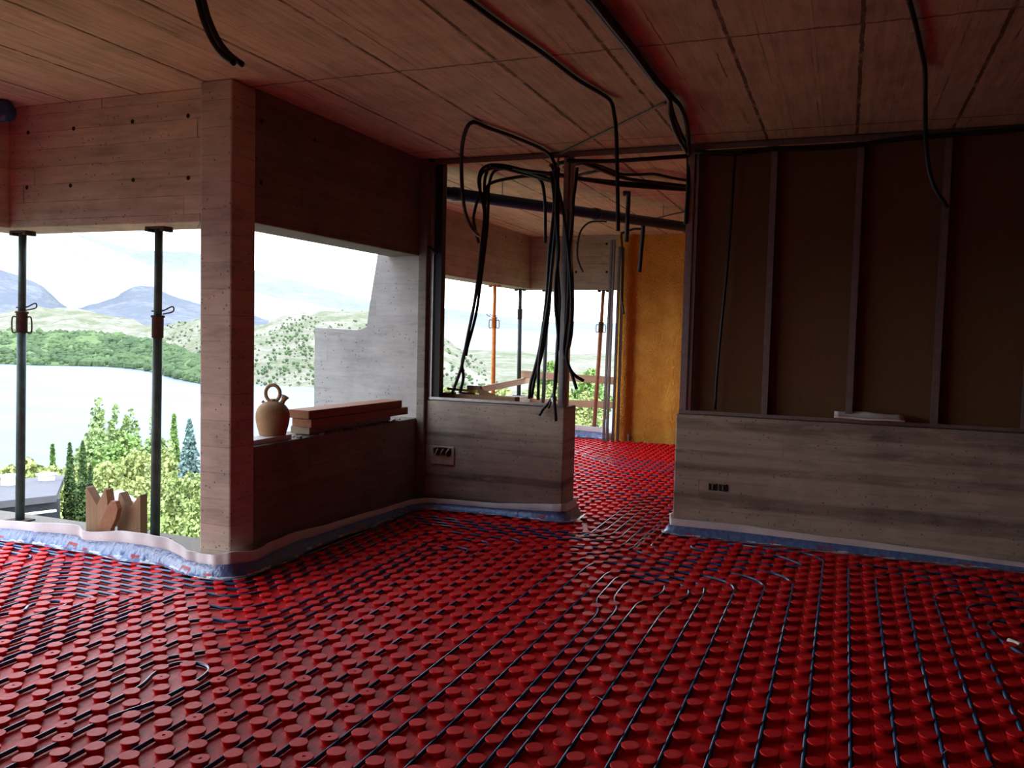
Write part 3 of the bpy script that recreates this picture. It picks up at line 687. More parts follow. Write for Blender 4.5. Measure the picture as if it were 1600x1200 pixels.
mb = MB(); mb.box(-1.1, 6.28, 6.115, 6.205, .888, .893); mb.box(-1.1, 6.28, 6.115, 6.118, .888, .918); mb.build('bottom_track', M['zinc_dull'], fr)
mb = MB(); mb.box(-1.1, 6.28, 6.115, 6.205, H-.006, H-.001); mb.box(-1.1, 6.28, 6.115, 6.118, H-.045, H-.001); mb.build('top_track', M['zinc_dull'], fr)
ex = [-1.06, -.51, .04, .565, 1.085, 1.61, 2.13, 2.68, 4.28, 6.28]
for i in range(len(ex)-1):
    mb = MB(); mb.box(ex[i]+.002, ex[i+1]-.002, 6.206, 6.245, .895, H-.03); mb.build('backing_board', M['panel'], fr)
fl = empty('stud_frame', (-2.5, 6.14, .885), 'open galvanised frame on the middle low wall with cables hanging in it', 'stud frame')
mb = MB(); mb.box(-3.14, -3.105, 6.12, 6.123, .89, H-.03); mb.box(-3.108, -3.105, 6.12, 6.17, .89, H-.03); mb.build('side_stud', M['zinc'], fl)
mb = MB(); mb.box(-3.10, -3.045, 6.135, 6.2, .89, H-.03); mb.build('inner_stud', M['cable'], fl)
mb = MB(); cstud(mb, -2.005, 6.115, .89, H-.03, .04, .05); cstud(mb, -1.968, 6.13, .89, H-.03, .022, .05); mb.build('end_stud', M['zinc'], fl)
mb = MB(); mb.box(-3.14, -1.98, 6.112, 6.20, .885, .891); mb.box(-3.14, -1.98, 6.112, 6.115, .885, .912); mb.build('bottom_track', M['zinc'], fl)
mb = MB(); mb.box(-3.14, -1.1, 6.115, 6.205, H-.006, H-.001); mb.box(-3.14, -1.1, 6.115, 6.118, H-.045, H-.001); mb.build('top_track', M['zinc_dull'], fl)
# loose studs standing before the foam wall
for i, (x, y, tx, lb) in enumerate([(-2.955, 10.92, -2.925, 'slim metal stud standing at the end of the far opening, leftmost of four'), (-2.905, 10.90, -2.885, 'slim metal stud, second from the left of the four before the foam wall'),
                                (-2.845, 10.98, -2.83, 'slim metal stud, third from the left of the four before the foam wall'), (-2.80, 11.06, -2.80, 'slim dark metal stud, rightmost of the four against the foam wall')]):
    t = empty('metal_stud', (x, y, .0265), lb, 'stud', 'loose studs before the foam wall')
    mb = MB(); z1 = 2.7 if i < 2 else 2.62
    for a, b in (((x-.012, y), (tx-.012, y)), ((x+.011, y), (tx+.011, y))):
        mb.obox((a[0], a[1], .0265), (b[0], b[1], z1), .004, .045, (0, 1, 0))
    mb.obox((x, y-.02, .0265), (tx, y-.02, z1), .024, .003, (0, 1, 0)); mb.build('channel', M['zinc_dark'], t)

# ------------------------------------------------------------------ sockets, patches, tray
mb = MB(); x0, z0 = -.865, .355
sk = empty('socket_box', (x0+.07, 6.098, z0), 'pair of small black socket boxes set in the right low wall', 'socket box')
for k in range(2):
    mb = MB(); a = x0 + k*.072; mb.box(a, a+.06, 6.094, 6.10, z0, z0+.05); mb.build('back_box', M['black'], sk)
    mb = MB(); mb.box(a+.022, a+.03, 6.090, 6.095, z0+.008, z0+.042); mb.box(a+.01, a+.05, 6.090, 6.094, z0+.046, z0+.052); mb.build('clip', M['zinc_dull'], sk)
sk = empty('socket_patch', (-2.99, 6.098, .37), 'plaster patch with a dark cable hole in the middle low wall', 'wall patch')
mb = MB(); mb.box(-3.09, -2.88, 6.090, 6.10, .37, .52); mb.build('plaster', M['plaster'], sk, bevel=.006)
mb = MB(); mb.prism([(-3.06, .455), (-3.02, .445), (-2.97, .452), (-2.93, .44), (-2.905, .455), (-2.905, .505), (-2.96, .51), (-3.03, .507), (-3.065, .50)], 6.086, 6.0935); mb.build('cable_hole', M['black'], sk)
mb = MB()
for k in range(3): mb.tube([(-3.045+.05*k, 6.082, .448), (-3.03+.045*k, 6.074, .475), (-3.02+.05*k, 6.082, .50)], .005, 6, 4)
mb.build('wire_stub', M['plaster'], sk, True)
mb = MB(); vs = []; fs = []
for i in range(13):
    u = i/12
    for k, (dy, dz) in enumerate(((0, .010), (.02, .0), (.11, .012), (.17, .026), (.185, .036))):
        vs.append((-.05 + .43*u, 5.985 + dy + .012*math.sin(u*6), .926 + dz + .004*math.sin(u*9 + k)))
    if i:
        for k in range(4): fs.append(((i-1)*5+k, i*5+k, i*5+k+1, (i-1)*5+k+1))
mb.add(vs, fs); tr = mb.build('white_sheet', M['gloss_white'], None, True, origin=(.16, 6.1, .9)); md = tr.modifiers.new('thick', 'SOLIDIFY'); md.thickness = .004
tag(tr, 'long white curled sheet lying on the top of the right low wall', 'sheet')

# ------------------------------------------------------------------ things on the middle wall top and guard rails
mb = MB(); mb.box(-3.09, -3.0, 6.25, 6.37, .885, .94); single('brick', mb, M['brick'], 'small brown block at the left end of the middle wall top', 'brick', bevel=.004)
plank('timber_plank', (-2.97, 6.33, .908), (-2.43, 6.31, .908), .10, .045, M['wood_brown'], 'brown plank lying along the top of the middle wall')
mb = MB(); mb.obox((-3.09, 6.392, .965), (-2.80, 6.375, .955), .03, .022); mb2 = mb
lv = single('yellow_level', mb2, M['yellow_paint'], 'yellow straightedge lying behind the brown block on the wall top', 'level', bevel=.002)
mb = MB(); mb.box(-2.98, -2.84, 6.385, 6.40, .885, .944); single('wood_offcut', mb, M['wood_brown'], 'thin brown offcut propping the yellow straightedge', 'offcut')
mb = MB(); mb.prism([(-2.90, .968), (-2.77, .968), (-2.785, 1.0), (-2.90, 1.0)], 6.36, 6.395); single('wood_offcut', mb, M['wood_grey'], 'pale offcut lying on the yellow straightedge', 'offcut')
mb = MB(); mb.prism([(-2.78, .93), (-2.62, .93), (-2.70, .955), (-2.79, .985)], 6.34, 6.36); single('wood_offcut', mb, M['wood_brown'], 'jagged brown offcut leaning on the plank of the middle wall', 'offcut')
plank('timber_rail', (-4.3, 9.732, 0.713), (-4.3, 11.822, 0.772), .03, .085, M['wood_pine'], 'slanting timber board across the far side opening', None)
plank('timber_rail', (-4.384, 11.45, 0.859), (-2.742, 11.45, 0.809), .03, .105, M['wood_pine'], 'upper timber guard rail board across the far opening', None)
plank('timber_rail', (-4.374, 11.45, 0.458), (-2.731, 11.45, 0.481), .03, .10, M['wood_pine'], 'lower timber guard rail board across the far opening', None)

# ------------------------------------------------------------------ duct and cables
mb = MB(); DP = [(-3.397, 6.229, 2.62), (-1.431, 9.477, 2.62)]
dz = Vector((0, 0, 0)); mb.tube([Vector(DP[0]), Vector(DP[1])], .052, 20, 1)
dct = empty('waste_pipe', DP[0], 'thick dark blue pipe running under the ceiling of the far room', 'pipe')
mb.build('pipe', M['duct'], dct, True)
for t_ in (.12, .55, .9):
    mb = MB(); p = Vector(DP[0]).lerp(Vector(DP[1]), t_); d = (Vector(DP[1])-Vector(DP[0])).normalized(); mb.tube([p-d*.03, p+d*.03], .059, 20, 1); mb.build('coupling', M['duct'], dct, True)
for t_ in (.25, .8):
    p = Vector(DP[0]).lerp(Vector(DP[1]), t_); mb = MB(); mb.tube([p+Vector((0,0,.05)), (p.x, p.y, H)], .005, 6, 1); mb.build('hanger', M['zinc_dull'], dct)
mb = MB(); mb.tube([(-5.086, 3.80, 2.745), (-4.905, 3.80, 2.745)], .064, 20, 1)
single('blue_pipe_end', mb, M['pipe'], 'blue pipe end under the ceiling at the left edge', 'pipe', smooth=True)
def cable(pts, r, label, group=None, name='cable', extra=(), mat=None, n=8, tie=None):
    pts = [(p[0], p[1], min(p[2], H-r-.002)) for p in pts]
    if pts[0][2] > 2.7 and pts[0][1] < 3.6 and abs(pts[0][2]-pts[2][2]) < .03:          # runs on along the ceiling towards the viewer's side
        a_, b_ = Vector(pts[0]), Vector(pts[1]); d_ = (a_-b_); d_.z = 0; d_.normalize(); k_ = (a_.y + .5)/max(.3, abs(d_.y))
        pts = [tuple(a_ + d_*k_), tuple(a_ + d_*k_*.5)] + list(pts)
    mb = MB(); mb.tube(pts, r, n, 4)
    for e_ in extra: mb.tube(e_, r, n, 4)
    c = pts[0]; o = mb.build(name, mat or M['cable'], None, True, origin=tuple(c)); tag(o, label, 'cable', group)
    return o
CG = 'black cable conduits'
_3 = 0
def shift(pts, d): return [(p[0]+d[0], p[1]+d[1], p[2]+d[2]) for p in pts]
def z_at(pts, k, z): return [(p[0], p[1], z) if i < k else p for i, p in enumerate(pts)]
cable([(-1.541, 2.797, 2.796), (-1.514, 3.062, 2.796), (-1.5, 3.214, 2.796), (-1.476, 3.498, 2.796), (-1.423, 3.942, 2.796), (-1.391, 4.36, 2.796), (-1.331, 4.717, 2.796), (-1.319, 4.83, 2.781), (-1.302, 4.83, 2.715), (-1.287, 4.83, 2.608), (-1.269, 4.83, 2.292), (-1.258, 4.83, 2.049)], .012,
      'black conduit clipped along the ceiling then hanging straight down before the doorway', CG)
A1 = [(-1.035, 3.153, 2.79), (-1.024, 3.352, 2.79), (-1.019, 3.627, 2.79), (-1.01, 4.003, 2.79), (-1.005, 4.479, 2.79), (-0.994, 4.821, 2.79), (-0.994, 5.0, 2.734), (-1.053, 5.55, 2.759), (-1.103, 6.1, 2.766), (-1.091, 6.105, 2.519), (-1.099, 6.105, 2.249)]
cable(A1, .014, 'black conduit of the thick ceiling bundle that drops beside the doorway stud', CG)
A2 = [(-1.011, 3.161, 2.79), (-1.0, 3.36, 2.79), (-0.992, 3.635, 2.79), (-0.987, 4.01, 2.79), (-0.986, 4.485, 2.79), (-0.97, 4.828, 2.79), (-0.958, 5.0, 2.787), (-0.989, 5.36, 2.803), (-1.034, 5.72, 2.788), (-1.09, 6.08, 2.739)]
cable(A2, .014, 'black conduit, rightmost of the thick ceiling bundle above the doorway', CG)
A3 = [(-1.008, 3.11, 2.77), (-0.997, 3.306, 2.77), (-0.992, 3.585, 2.77), (-0.984, 3.947, 2.77), (-0.983, 4.427, 2.77), (-0.977, 4.791, 2.77), (-0.998, 4.95, 2.704), (-1.064, 5.5, 2.732), (-1.098, 6.05, 2.742)]
cable(A3, .013, 'black conduit slung lowest in the thick ceiling bundle above the doorway', CG)
cable([(-1.033, 4.958, 2.8), (-1.238, 5.197, 2.8), (-1.466, 5.45, 2.8), (-1.762, 5.786, 2.8), (-2.024, 6.083, 2.8), (-2.064, 6.1, 2.768), (-2.067, 6.1, 2.692), (-2.062, 6.1, 2.511)], .009, 'thin grey conduit crossing the ceiling slantwise to the middle frame', CG, mat=M['zinc_dull'])
cable([(-2.552, 5.75, 2.155), (-2.537, 5.6, 2.188), (-2.521, 5.45, 2.267), (-2.478, 5.3, 2.375), (-2.469, 5.25, 2.551), (-2.42, 5.15, 2.664), (-2.348, 5.05, 2.749), (-2.291, 5.033, 2.79), (-2.261, 5.181, 2.79), (-2.191, 5.462, 2.79), (-2.127, 5.872, 2.79), (-2.126, 6.1, 2.776), (-2.088, 6.1, 2.693), (-2.074, 6.1, 2.559), (-2.078, 6.1, 2.368)], .0135,
      'black conduit making a wide loop down from the ceiling left of the middle frame', CG)
cable([(-3.106, 6.09, 2.816), (-3.186, 6.09, 2.805), (-3.248, 6.09, 2.738), (-3.274, 6.09, 2.607), (-3.277, 6.09, 2.429), (-3.25, 6.09, 2.26), (-3.184, 6.09, 2.146), (-3.063, 6.09, 2.063)], .0125, 'black conduit curling before the dark corner pier', CG)
cable([(-2.134, 6.24, 2.673), (-2.388, 6.24, 2.714), (-2.551, 6.24, 2.757), (-2.683, 6.24, 2.769), (-2.759, 6.24, 2.732), (-2.779, 6.24, 2.637), (-2.749, 6.24, 2.51), (-2.723, 6.24, 2.383), (-2.736, 6.24, 2.206), (-2.768, 6.24, 1.9), (-2.796, 6.24, 1.67), (-2.842, 6.24, 1.437), (-2.893, 6.24, 1.176), (-2.947, 6.24, 1.017), (-2.98, 6.24, 0.931)], .0135,
      'black conduit hanging to the wall top, leftmost tail of the left bundle', CG)
cable([(-2.153, 6.27, 2.63), (-2.346, 6.27, 2.698), (-2.508, 6.27, 2.746), (-2.618, 6.27, 2.771), (-2.706, 6.27, 2.75), (-2.742, 6.27, 2.641), (-2.733, 6.27, 2.463), (-2.733, 6.27, 2.26), (-2.76, 6.27, 1.954), (-2.804, 6.27, 1.697), (-2.845, 6.27, 1.489), (-2.881, 6.27, 1.306), (-2.907, 6.27, 1.185), (-2.893, 6.27, 1.07), (-2.919, 6.27, 0.948)], .0135,
      'black conduit hanging to the wall top, right tail of the left bundle', CG)
cable([(-2.142, 6.3, 2.616), (-2.324, 6.3, 2.673), (-2.487, 6.3, 2.72), (-2.597, 6.3, 2.746), (-2.679, 6.3, 2.724), (-2.716, 6.3, 2.62), (-2.718, 6.3, 2.467), (-2.724, 6.3, 2.263), (-2.752, 6.3, 2.008), (-2.775, 6.3, 1.802), (-2.799, 6.3, 1.62), (-2.835, 6.3, 1.464), (-2.872, 6.3, 1.332), (-2.888, 6.3, 1.248)], .0125,
      'black conduit of the left bundle ending above the wall top', CG)
cable([(-2.755, 6.21, 2.152), (-2.791, 6.21, 2.279), (-2.804, 6.21, 2.355), (-2.784, 6.21, 2.456), (-2.753, 6.21, 2.556), (-2.756, 6.21, 2.656), (-2.724, 6.21, 2.715), (-2.62, 6.21, 2.74), (-2.484, 6.21, 2.718)], .0125, 'short black conduit bowing out at the top of the left bundle', CG)
cable([(-2.759, 6.34, 2.32), (-2.769, 6.34, 2.475), (-2.755, 6.34, 2.602), (-2.7, 6.34, 2.651), (-2.534, 6.34, 2.679), (-2.371, 6.34, 2.687), (-2.289, 6.34, 2.649), (-2.26, 6.34, 2.558), (-2.245, 6.34, 2.408), (-2.238, 6.34, 2.157)], .0135, 'black conduit arching between the left bundle and the middle bundle', CG)
cable([(-2.169, 6.22, 2.691), (-2.146, 6.22, 2.582), (-2.131, 6.22, 2.436), (-2.146, 6.22, 2.241), (-2.162, 6.22, 2.045), (-2.171, 6.22, 1.798), (-2.186, 6.22, 1.6), (-2.216, 6.22, 1.35), (-2.254, 6.22, 1.174), (-2.288, 6.22, 1.047), (-2.296, 6.22, 0.93)], .0135, 'black conduit hanging to the wall top, leftmost of the middle bundle', CG)
cable([(-2.153, 6.26, 2.726), (-2.142, 6.26, 2.54), (-2.131, 6.26, 2.344), (-2.147, 6.26, 2.147), (-2.156, 6.26, 1.9), (-2.164, 6.26, 1.651), (-2.19, 6.26, 1.426), (-2.222, 6.26, 1.25), (-2.266, 6.26, 1.097), (-2.294, 6.26, 0.933)], .0135, 'black conduit hanging to the wall top, second of the middle bundle', CG)
cable([(-2.15, 6.19, 2.732), (-2.111, 6.19, 2.624), (-2.1, 6.19, 2.43), (-2.109, 6.19, 2.188), (-2.128, 6.19, 1.944), (-2.147, 6.19, 1.698), (-2.182, 6.19, 1.451), (-2.212, 6.19, 1.201), (-2.21, 6.19, 0.927)], .0135, 'black conduit hanging to the wall top, third of the middle bundle', CG)
cable([(-2.074, 6.06, 2.685), (-2.054, 6.06, 2.504), (-2.042, 6.06, 2.267), (-2.04, 6.06, 2.028), (-2.04, 6.06, 1.837), (-2.024, 6.06, 1.645), (-2.015, 6.06, 1.501), (-2.025, 6.06, 1.332), (-2.024, 6.06, 1.114), (-2.036, 6.06, 1.007), (-2.075, 6.06, 0.927), (-2.125, 6.06, 0.866), (-2.15, 6.06, 0.82)], .0125, 'black conduit ending in a pale tip before the middle wall', CG)
cable([(-2.052, 6.04, 2.68), (-2.035, 6.04, 2.453), (-2.044, 6.04, 2.217), (-2.026, 6.04, 1.931), (-2.004, 6.04, 1.693), (-2.012, 6.04, 1.453), (-2.01, 6.04, 1.212), (-2.02, 6.04, 1.043), (-2.044, 6.04, 0.959), (-2.072, 6.04, 0.88)], .009, 'short black conduit end bent left before the middle wall', CG)
cable([(-2.039, 6.03, 2.677), (-2.049, 6.03, 2.358), (-2.021, 6.03, 2.073), (-2.04, 6.03, 1.835), (-2.034, 6.03, 1.644), (-2.007, 6.03, 1.405), (-2.021, 6.03, 1.164), (-2.026, 6.03, 0.995), (-2.018, 6.03, 0.898), (-2.005, 6.03, 0.787)], .0125, 'black conduit hanging lowest before the middle wall', CG)
mb = MB(); tp = Vector((-2.032, 6.045, 0.95)); mb.tube([tp+Vector((-.004,0,.016)), tp+Vector((.004,0,-.016))], .024, 10, 1)
single('tape_wrap', mb, M['white'], 'white tape binding the conduit ends before the middle wall', 'tape')
cable([(-2.083, 6.06, 2.647), (-2.061, 6.06, 2.575), (-2.01, 6.06, 2.389), (-1.962, 6.06, 2.118), (-1.929, 6.06, 1.837), (-1.917, 6.06, 1.599), (-1.931, 6.06, 1.407), (-1.947, 6.06, 1.272), (-1.909, 6.06, 1.167), (-1.86, 6.06, 1.035)], .0125, 'black conduit crossing the end stud with its tip pointing down to the right', CG)
cable([(-1.91, 6.08, 2.681), (-1.921, 6.08, 2.549), (-1.933, 6.08, 2.432), (-1.937, 6.08, 2.257), (-1.956, 6.08, 2.029), (-1.949, 6.08, 1.791), (-1.957, 6.08, 1.551), (-1.972, 6.08, 1.358), (-1.959, 6.08, 1.262), (-1.921, 6.08, 1.181), (-1.874, 6.08, 1.13), (-1.813, 6.08, 1.098)], .0125, 'black conduit with its tip kicking out far right of the end stud', CG)
cable([(-2.053, 6.24, 2.747), (-2.047, 6.24, 2.533), (-2.031, 6.24, 2.338), (-2.005, 6.24, 2.143), (-1.977, 6.24, 1.898), (-1.965, 6.24, 1.653), (-1.969, 6.24, 1.456), (-1.991, 6.24, 1.317)], .0125, 'black conduit running straight down behind the end stud', CG)
cable([(-2.005, 6.12, 2.745), (-1.736, 6.12, 2.726), (-1.519, 6.12, 2.724), (-1.307, 6.12, 2.727), (-1.115, 6.12, 2.73)], .016, 'thick black conduit under the top track over the doorway', CG)
cable([(-2.645, 6.153, 2.75), (-2.465, 6.412, 2.75), (-2.312, 6.646, 2.75), (-2.039, 6.95, 2.75), (-1.708, 7.25, 2.75), (-1.324, 7.572, 2.75)], .016, 'black conduit in the far ceiling bundle, longest one', CG)
cable([(-2.214, 6.343, 2.76), (-1.974, 6.229, 2.76), (-1.864, 6.674, 2.76), (-1.769, 7.014, 2.76), (-1.549, 7.284, 2.76), (-1.307, 7.536, 2.76)], .016, 'black conduit in the far ceiling bundle curving up beside the frame', CG)
cable([(-2.172, 6.539, 2.78), (-1.943, 6.415, 2.78), (-1.85, 6.622, 2.78), (-1.788, 6.915, 2.78), (-1.667, 6.975, 2.78), (-1.529, 6.981, 2.78), (-1.42, 7.184, 2.78), (-1.27, 7.405, 2.78)], .012, 'black conduit in the far ceiling bundle that stays topmost', CG)
cable([(-2.205, 6.48, 2.72), (-2.099, 6.706, 2.72), (-1.976, 6.886, 2.72), (-1.843, 7.073, 2.72), (-1.598, 7.26, 2.72), (-1.294, 7.465, 2.72)], .016, 'black conduit in the far ceiling bundle that hangs lowest', CG)
cable([(-2.191, 6.875, 2.77), (-2.019, 6.745, 2.77), (-1.864, 6.673, 2.77), (-1.821, 6.852, 2.77), (-1.758, 7.104, 2.77), (-1.519, 7.413, 2.77), (-1.328, 7.657, 2.77)], .013, 'black conduit in the far ceiling bundle with a small hump', CG)
cable([(-2.018, 7.9, 2.97), (-1.979, 7.9, 2.908), (-1.969, 7.9, 2.8), (-1.97, 7.9, 2.621), (-1.973, 7.9, 2.332)], .022, 'short thick black conduit end hanging in the doorway from the ceiling bundle', CG)
cable([(-1.979, 8.6, 2.578), (-1.982, 8.6, 2.461), (-1.991, 8.6, 2.331), (-2.003, 8.6, 2.102)], .022, 'short thick black conduit end hanging below the dark blue pipe', CG)
cable([(-2.64, 9.6, 2.765), (-2.74, 9.6, 2.768), (-2.856, 9.6, 2.756), (-2.947, 9.6, 2.669), (-2.982, 9.6, 2.535), (-2.985, 9.6, 2.37), (-2.95, 9.6, 2.257), (-2.909, 9.6, 2.182)], .012, 'thin black conduit hooking down before the far concrete beam', CG)
cable([(-2.464, 10.6, 2.843), (-2.561, 10.6, 2.797), (-2.676, 10.6, 2.76), (-2.717, 10.6, 2.736), (-2.703, 10.6, 2.582), (-2.691, 10.6, 2.217), (-2.691, 10.6, 1.956), (-2.67, 10.6, 1.826), (-2.65, 10.6, 1.72)], .014, 'black conduit hanging down beside the loose studs', CG)
cable([(-2.162, 9.548, 2.76), (-1.98, 9.372, 2.76), (-1.797, 9.157, 2.76), (-1.592, 8.961, 2.76)], .008, 'thin black conduit end poking out near the foam wall top', CG)
cable([(0.125, 3.49, 2.796), (0.174, 3.757, 2.796), (0.215, 4.023, 2.796), (0.257, 4.327, 2.796), (0.303, 4.679, 2.796), (0.317, 4.78, 2.73), (0.324, 4.78, 2.587), (0.334, 4.78, 2.443), (0.358, 4.78, 2.299), (0.395, 4.78, 2.202), (0.448, 4.78, 2.123)], .011, 'black conduit hanging from the ceiling in front of the right stud frame', CG)
cable([(-0.776, 6.145, 2.735), (-0.782, 6.145, 2.558), (-0.787, 6.145, 2.336), (-0.802, 6.145, 1.933), (-0.829, 6.145, 1.48), (-0.844, 6.145, 1.16), (-0.849, 6.145, 0.93)], .010, 'black conduit inside the right stud frame reaching its bottom track', CG)
cable([(-1.049, 6.098, 2.754), (-0.765, 6.098, 2.725), (-0.531, 6.098, 2.742), (-0.303, 6.098, 2.733), (-0.022, 6.098, 2.734), (0.248, 6.098, 2.76), (0.545, 6.098, 2.77), (0.971, 6.098, 2.778), (1.372, 6.098, 2.79)], .017, 'thick black conduit along the top of the right stud frame', CG)
cc = [(-2.364, 2.62, 2.781), (-2.327, 2.62, 2.677), (-2.303, 2.62, 2.607), (-2.26, 2.62, 2.527), (-2.209, 2.62, 2.467), (-2.143, 2.62, 2.419)]
cable(cc, .011, 'black conduit end hanging from the ceiling at top left, upper of the pair', CG)
cable(shift(cc[:-1], (-.020, -.006, -.008)) + [(cc[-1][0]-.034, cc[-1][1]-.006, cc[-1][2]+.006)], .011, 'black conduit end hanging from the ceiling at top left, shorter of the pair', CG)

# ------------------------------------------------------------------ landscape
def terrain(name, rows, mat, label, amp, nfreq, sub=6, seed=0, drop=True):
    # rows: list of polylines (same count of points) from near to far
    R_ = [catmull(r, 10) for r in rows]; ncol = len(R_[0]); allr = []
    for i in range(len(R_)-1):
        for k in range(sub):
            t = k/sub; allr.append([R_[i][c].lerp(R_[i+1][c], t) for c in range(ncol)])
    allr.append(R_[-1]); last = allr[-1]
    allr.append([Vector((p.x*1.12, p.y*1.12, p.z-abs(p.z+40)*.5)) for p in last]); vs = []; fs = []
    for r, row in enumerate(allr):
        for c, p in enumerate(row):
            a = amp*min(1, r/3)
            dn = sum(noise.noise(Vector((p.x, p.y, p.z*2))*nfreq*(2**o_) + Vector((seed, 0, 0)))/(1.7**o_) for o_ in range(5))
            vs.append((p.x, p.y, p.z + a*dn))
        if r:
            for c in range(ncol-1): fs.append(((r-1)*ncol+c, (r-1)*ncol+c+1, r*ncol+c+1, r*ncol+c))
    mb = MB(); mb.add(vs, fs); return struct(name, mb, mat, label, smooth=True)
mb = MB(); vs = [(-9000, -3000, -40), (6000, -3000, -40), (6000, 9000, -40), (-9000, 9000, -40)]; mb.add(vs, [(0, 1, 2, 3)])
struct('lake', mb, M['water'], 'blue reservoir lake below the house')
SH = [(-955.3, 470.0, -40.0), (-905.7, 522.3, -40.0), (-826.4, 561.4, -40.0), (-784.7, 596.9, -40.0), (-718.5, 614.6, -40.0), (-643.7, 622.5, -40.0), (-536.3, 552.8, -40.0), (-428.5, 481.2, -40.0), (-388.0, 490.3, -40.0), (-363.6, 494.2, -40.0), (-346.7, 500.6, -40.0), (-309.5, 499.5, -40.0), (-254.8, 471.8, -40.0), (-190.7, 410.9, -40.0), (-143.3, 365.9, -40.0), (-102.3, 334.2, -40.0), (-58.8, 315.5, -40.0)]
xsx = [-400,-250,-100,0,100,200,250,315,400,450,490,560,640,720,800,900,1050]
NH0 = [(-1166.17, 574.5, -18.56), (-1125.85, 649.98, -16.95), (-1075.07, 730.91, -15.06), (-994.65, 757.09, -13.85), (-911.73, 780.22, -13.41), (-826.61, 799.51, -15.28), (-731.13, 753.63, -18.3), (-565.3, 634.78, -21.72), (-471.73, 595.88, -25.17), (-438.67, 595.96, -26.79), (-421.48, 608.24, -26.47), (-379.5, 611.86, -22.42), (-323.56, 598.09, -20.32), (-261.5, 562.16, -29.35), (-204.54, 521.31, -45.64), (-152.5, 497.14, -48.32), (-92.17, 491.43, -48.1)]
NH1 = [(-1793.55, 884.97, 26.54), (-1731.64, 1000.72, 20.43), (-1570.96, 1068.69, 15.26), (-1432.06, 1090.5, 15.46), (-1291.42, 1105.55, 26.88), (-1078.12, 1042.9, 8.51), (-974.82, 1004.85, 2.47), (-798.12, 896.1, 9.61), (-651.9, 823.12, 3.45), (-593.11, 805.12, 13.73), (-570.01, 821.64, 18.92), (-517.13, 832.45, 22.88), (-443.18, 817.61, 17.04), (-363.2, 779.54, -15.23), (-292.67, 744.54, -45.1), (-223.32, 726.45, -55.11), (-136.79, 727.25, -60.79)]
terrain('hillside', [[(p[0], p[1], p[2]-1) for p in SH], NH0, NH1], M['near_hill'], 'near rocky hillside with scrub across the lake', 7, .012, 8, 1)
BL1 = [(-1161.67, 572.32, -17.04), (-1121.51, 647.49, -16.11), (-1070.93, 728.11, -14.18), (-990.66, 754.06, -12.98), (-952.93, 777.71, -12.74), (-894.87, 784.42, -12.19), (-836.51, 789.14, -13.2), (-740.74, 744.18, -17.81), (-613.95, 658.07, -23.4), (-512.84, 587.71, -31.95), (-449.39, 536.7, -38.47)]
BL0 = [(-917.3, 451.3, -39.5), (-868.8, 501.0, -39.5), (-804.3, 546.3, -39.5), (-763.4, 580.7, -39.5), (-722.5, 589.3, -39.5), (-692.6, 606.9, -39.5), (-652.4, 615.3, -39.5), (-581.6, 584.3, -39.5), (-476.0, 510.2, -39.5), (-414.0, 474.5, -39.5), (-395.8, 472.8, -39.5)]
terrain('wooded_shore', [BL0, [(p[0], p[1], p[2]+3) for p in BL1]], M['belt'], 'green wooded lakeshore', 5, .03, 8, 3)
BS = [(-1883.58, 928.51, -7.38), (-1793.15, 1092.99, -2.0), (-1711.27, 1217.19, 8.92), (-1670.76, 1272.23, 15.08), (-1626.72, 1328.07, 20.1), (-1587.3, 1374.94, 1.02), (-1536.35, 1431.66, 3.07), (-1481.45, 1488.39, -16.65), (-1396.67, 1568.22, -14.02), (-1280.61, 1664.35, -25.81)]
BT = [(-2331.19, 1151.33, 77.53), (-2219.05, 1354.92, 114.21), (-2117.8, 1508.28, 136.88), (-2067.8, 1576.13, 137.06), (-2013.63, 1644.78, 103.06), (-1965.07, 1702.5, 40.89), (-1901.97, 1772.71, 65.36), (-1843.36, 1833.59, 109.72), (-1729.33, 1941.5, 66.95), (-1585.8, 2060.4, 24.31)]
terrain('hill_slope', [BS, BT], M['shade_slope'], 'slope behind the near shore with hill shade painted in blue-grey', 10, .006, 8, 5)
MS = [(-2691.06, 1325.98, -34.34), (-2480.94, 1686.69, -38.53), (-2387.18, 1816.97, -39.94), (-2267.76, 1964.0, -41.46), (-2102.74, 2139.74, -43.13), (-1995.21, 2240.34, -44.01), (-1862.34, 2351.96, -44.91), (-1709.23, 2465.47, -45.72), (-1506.01, 2594.6, -46.47), (-1308.02, 2699.83, -46.9), (-993.85, 2830.59, -47.02), (-669.64, 2924.31, -46.52), (-243.2, 2990.13, -45.01)]
MT = [(-3762.52, 1866.39, 450.13), (-3469.2, 2367.41, 473.99), (-3338.83, 2547.98, 451.36), (-3172.93, 2751.82, 399.98), (-2943.52, 2995.94, 279.93), (-2793.71, 3136.11, 237.53), (-2608.31, 3291.92, 172.91), (-2394.27, 3450.72, 105.64), (-2109.92, 3631.56, 52.96), (-1832.78, 3779.01, 23.07), (-1393.26, 3962.18, 9.16), (-939.83, 4093.5, 7.8), (-343.18, 4185.96, 3.93)]
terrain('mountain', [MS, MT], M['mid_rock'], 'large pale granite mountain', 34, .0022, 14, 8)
FS = [(-5830.26, 2873.68, -39.72), (-5171.96, 3937.11, -46.2), (-4862.04, 4313.99, -48.26), (-4672.04, 4519.08, -49.31), (-4323.02, 4854.02, -50.92), (-4035.27, 5095.74, -51.96), (-3703.71, 5341.59, -52.9), (-3263.63, 5621.27, -53.77), (-2834.89, 5849.22, -54.27), (-2385.09, 6046.6, -54.45), (-1687.2, 6277.21, -54.13), (-755.59, 6455.93, -52.67)]
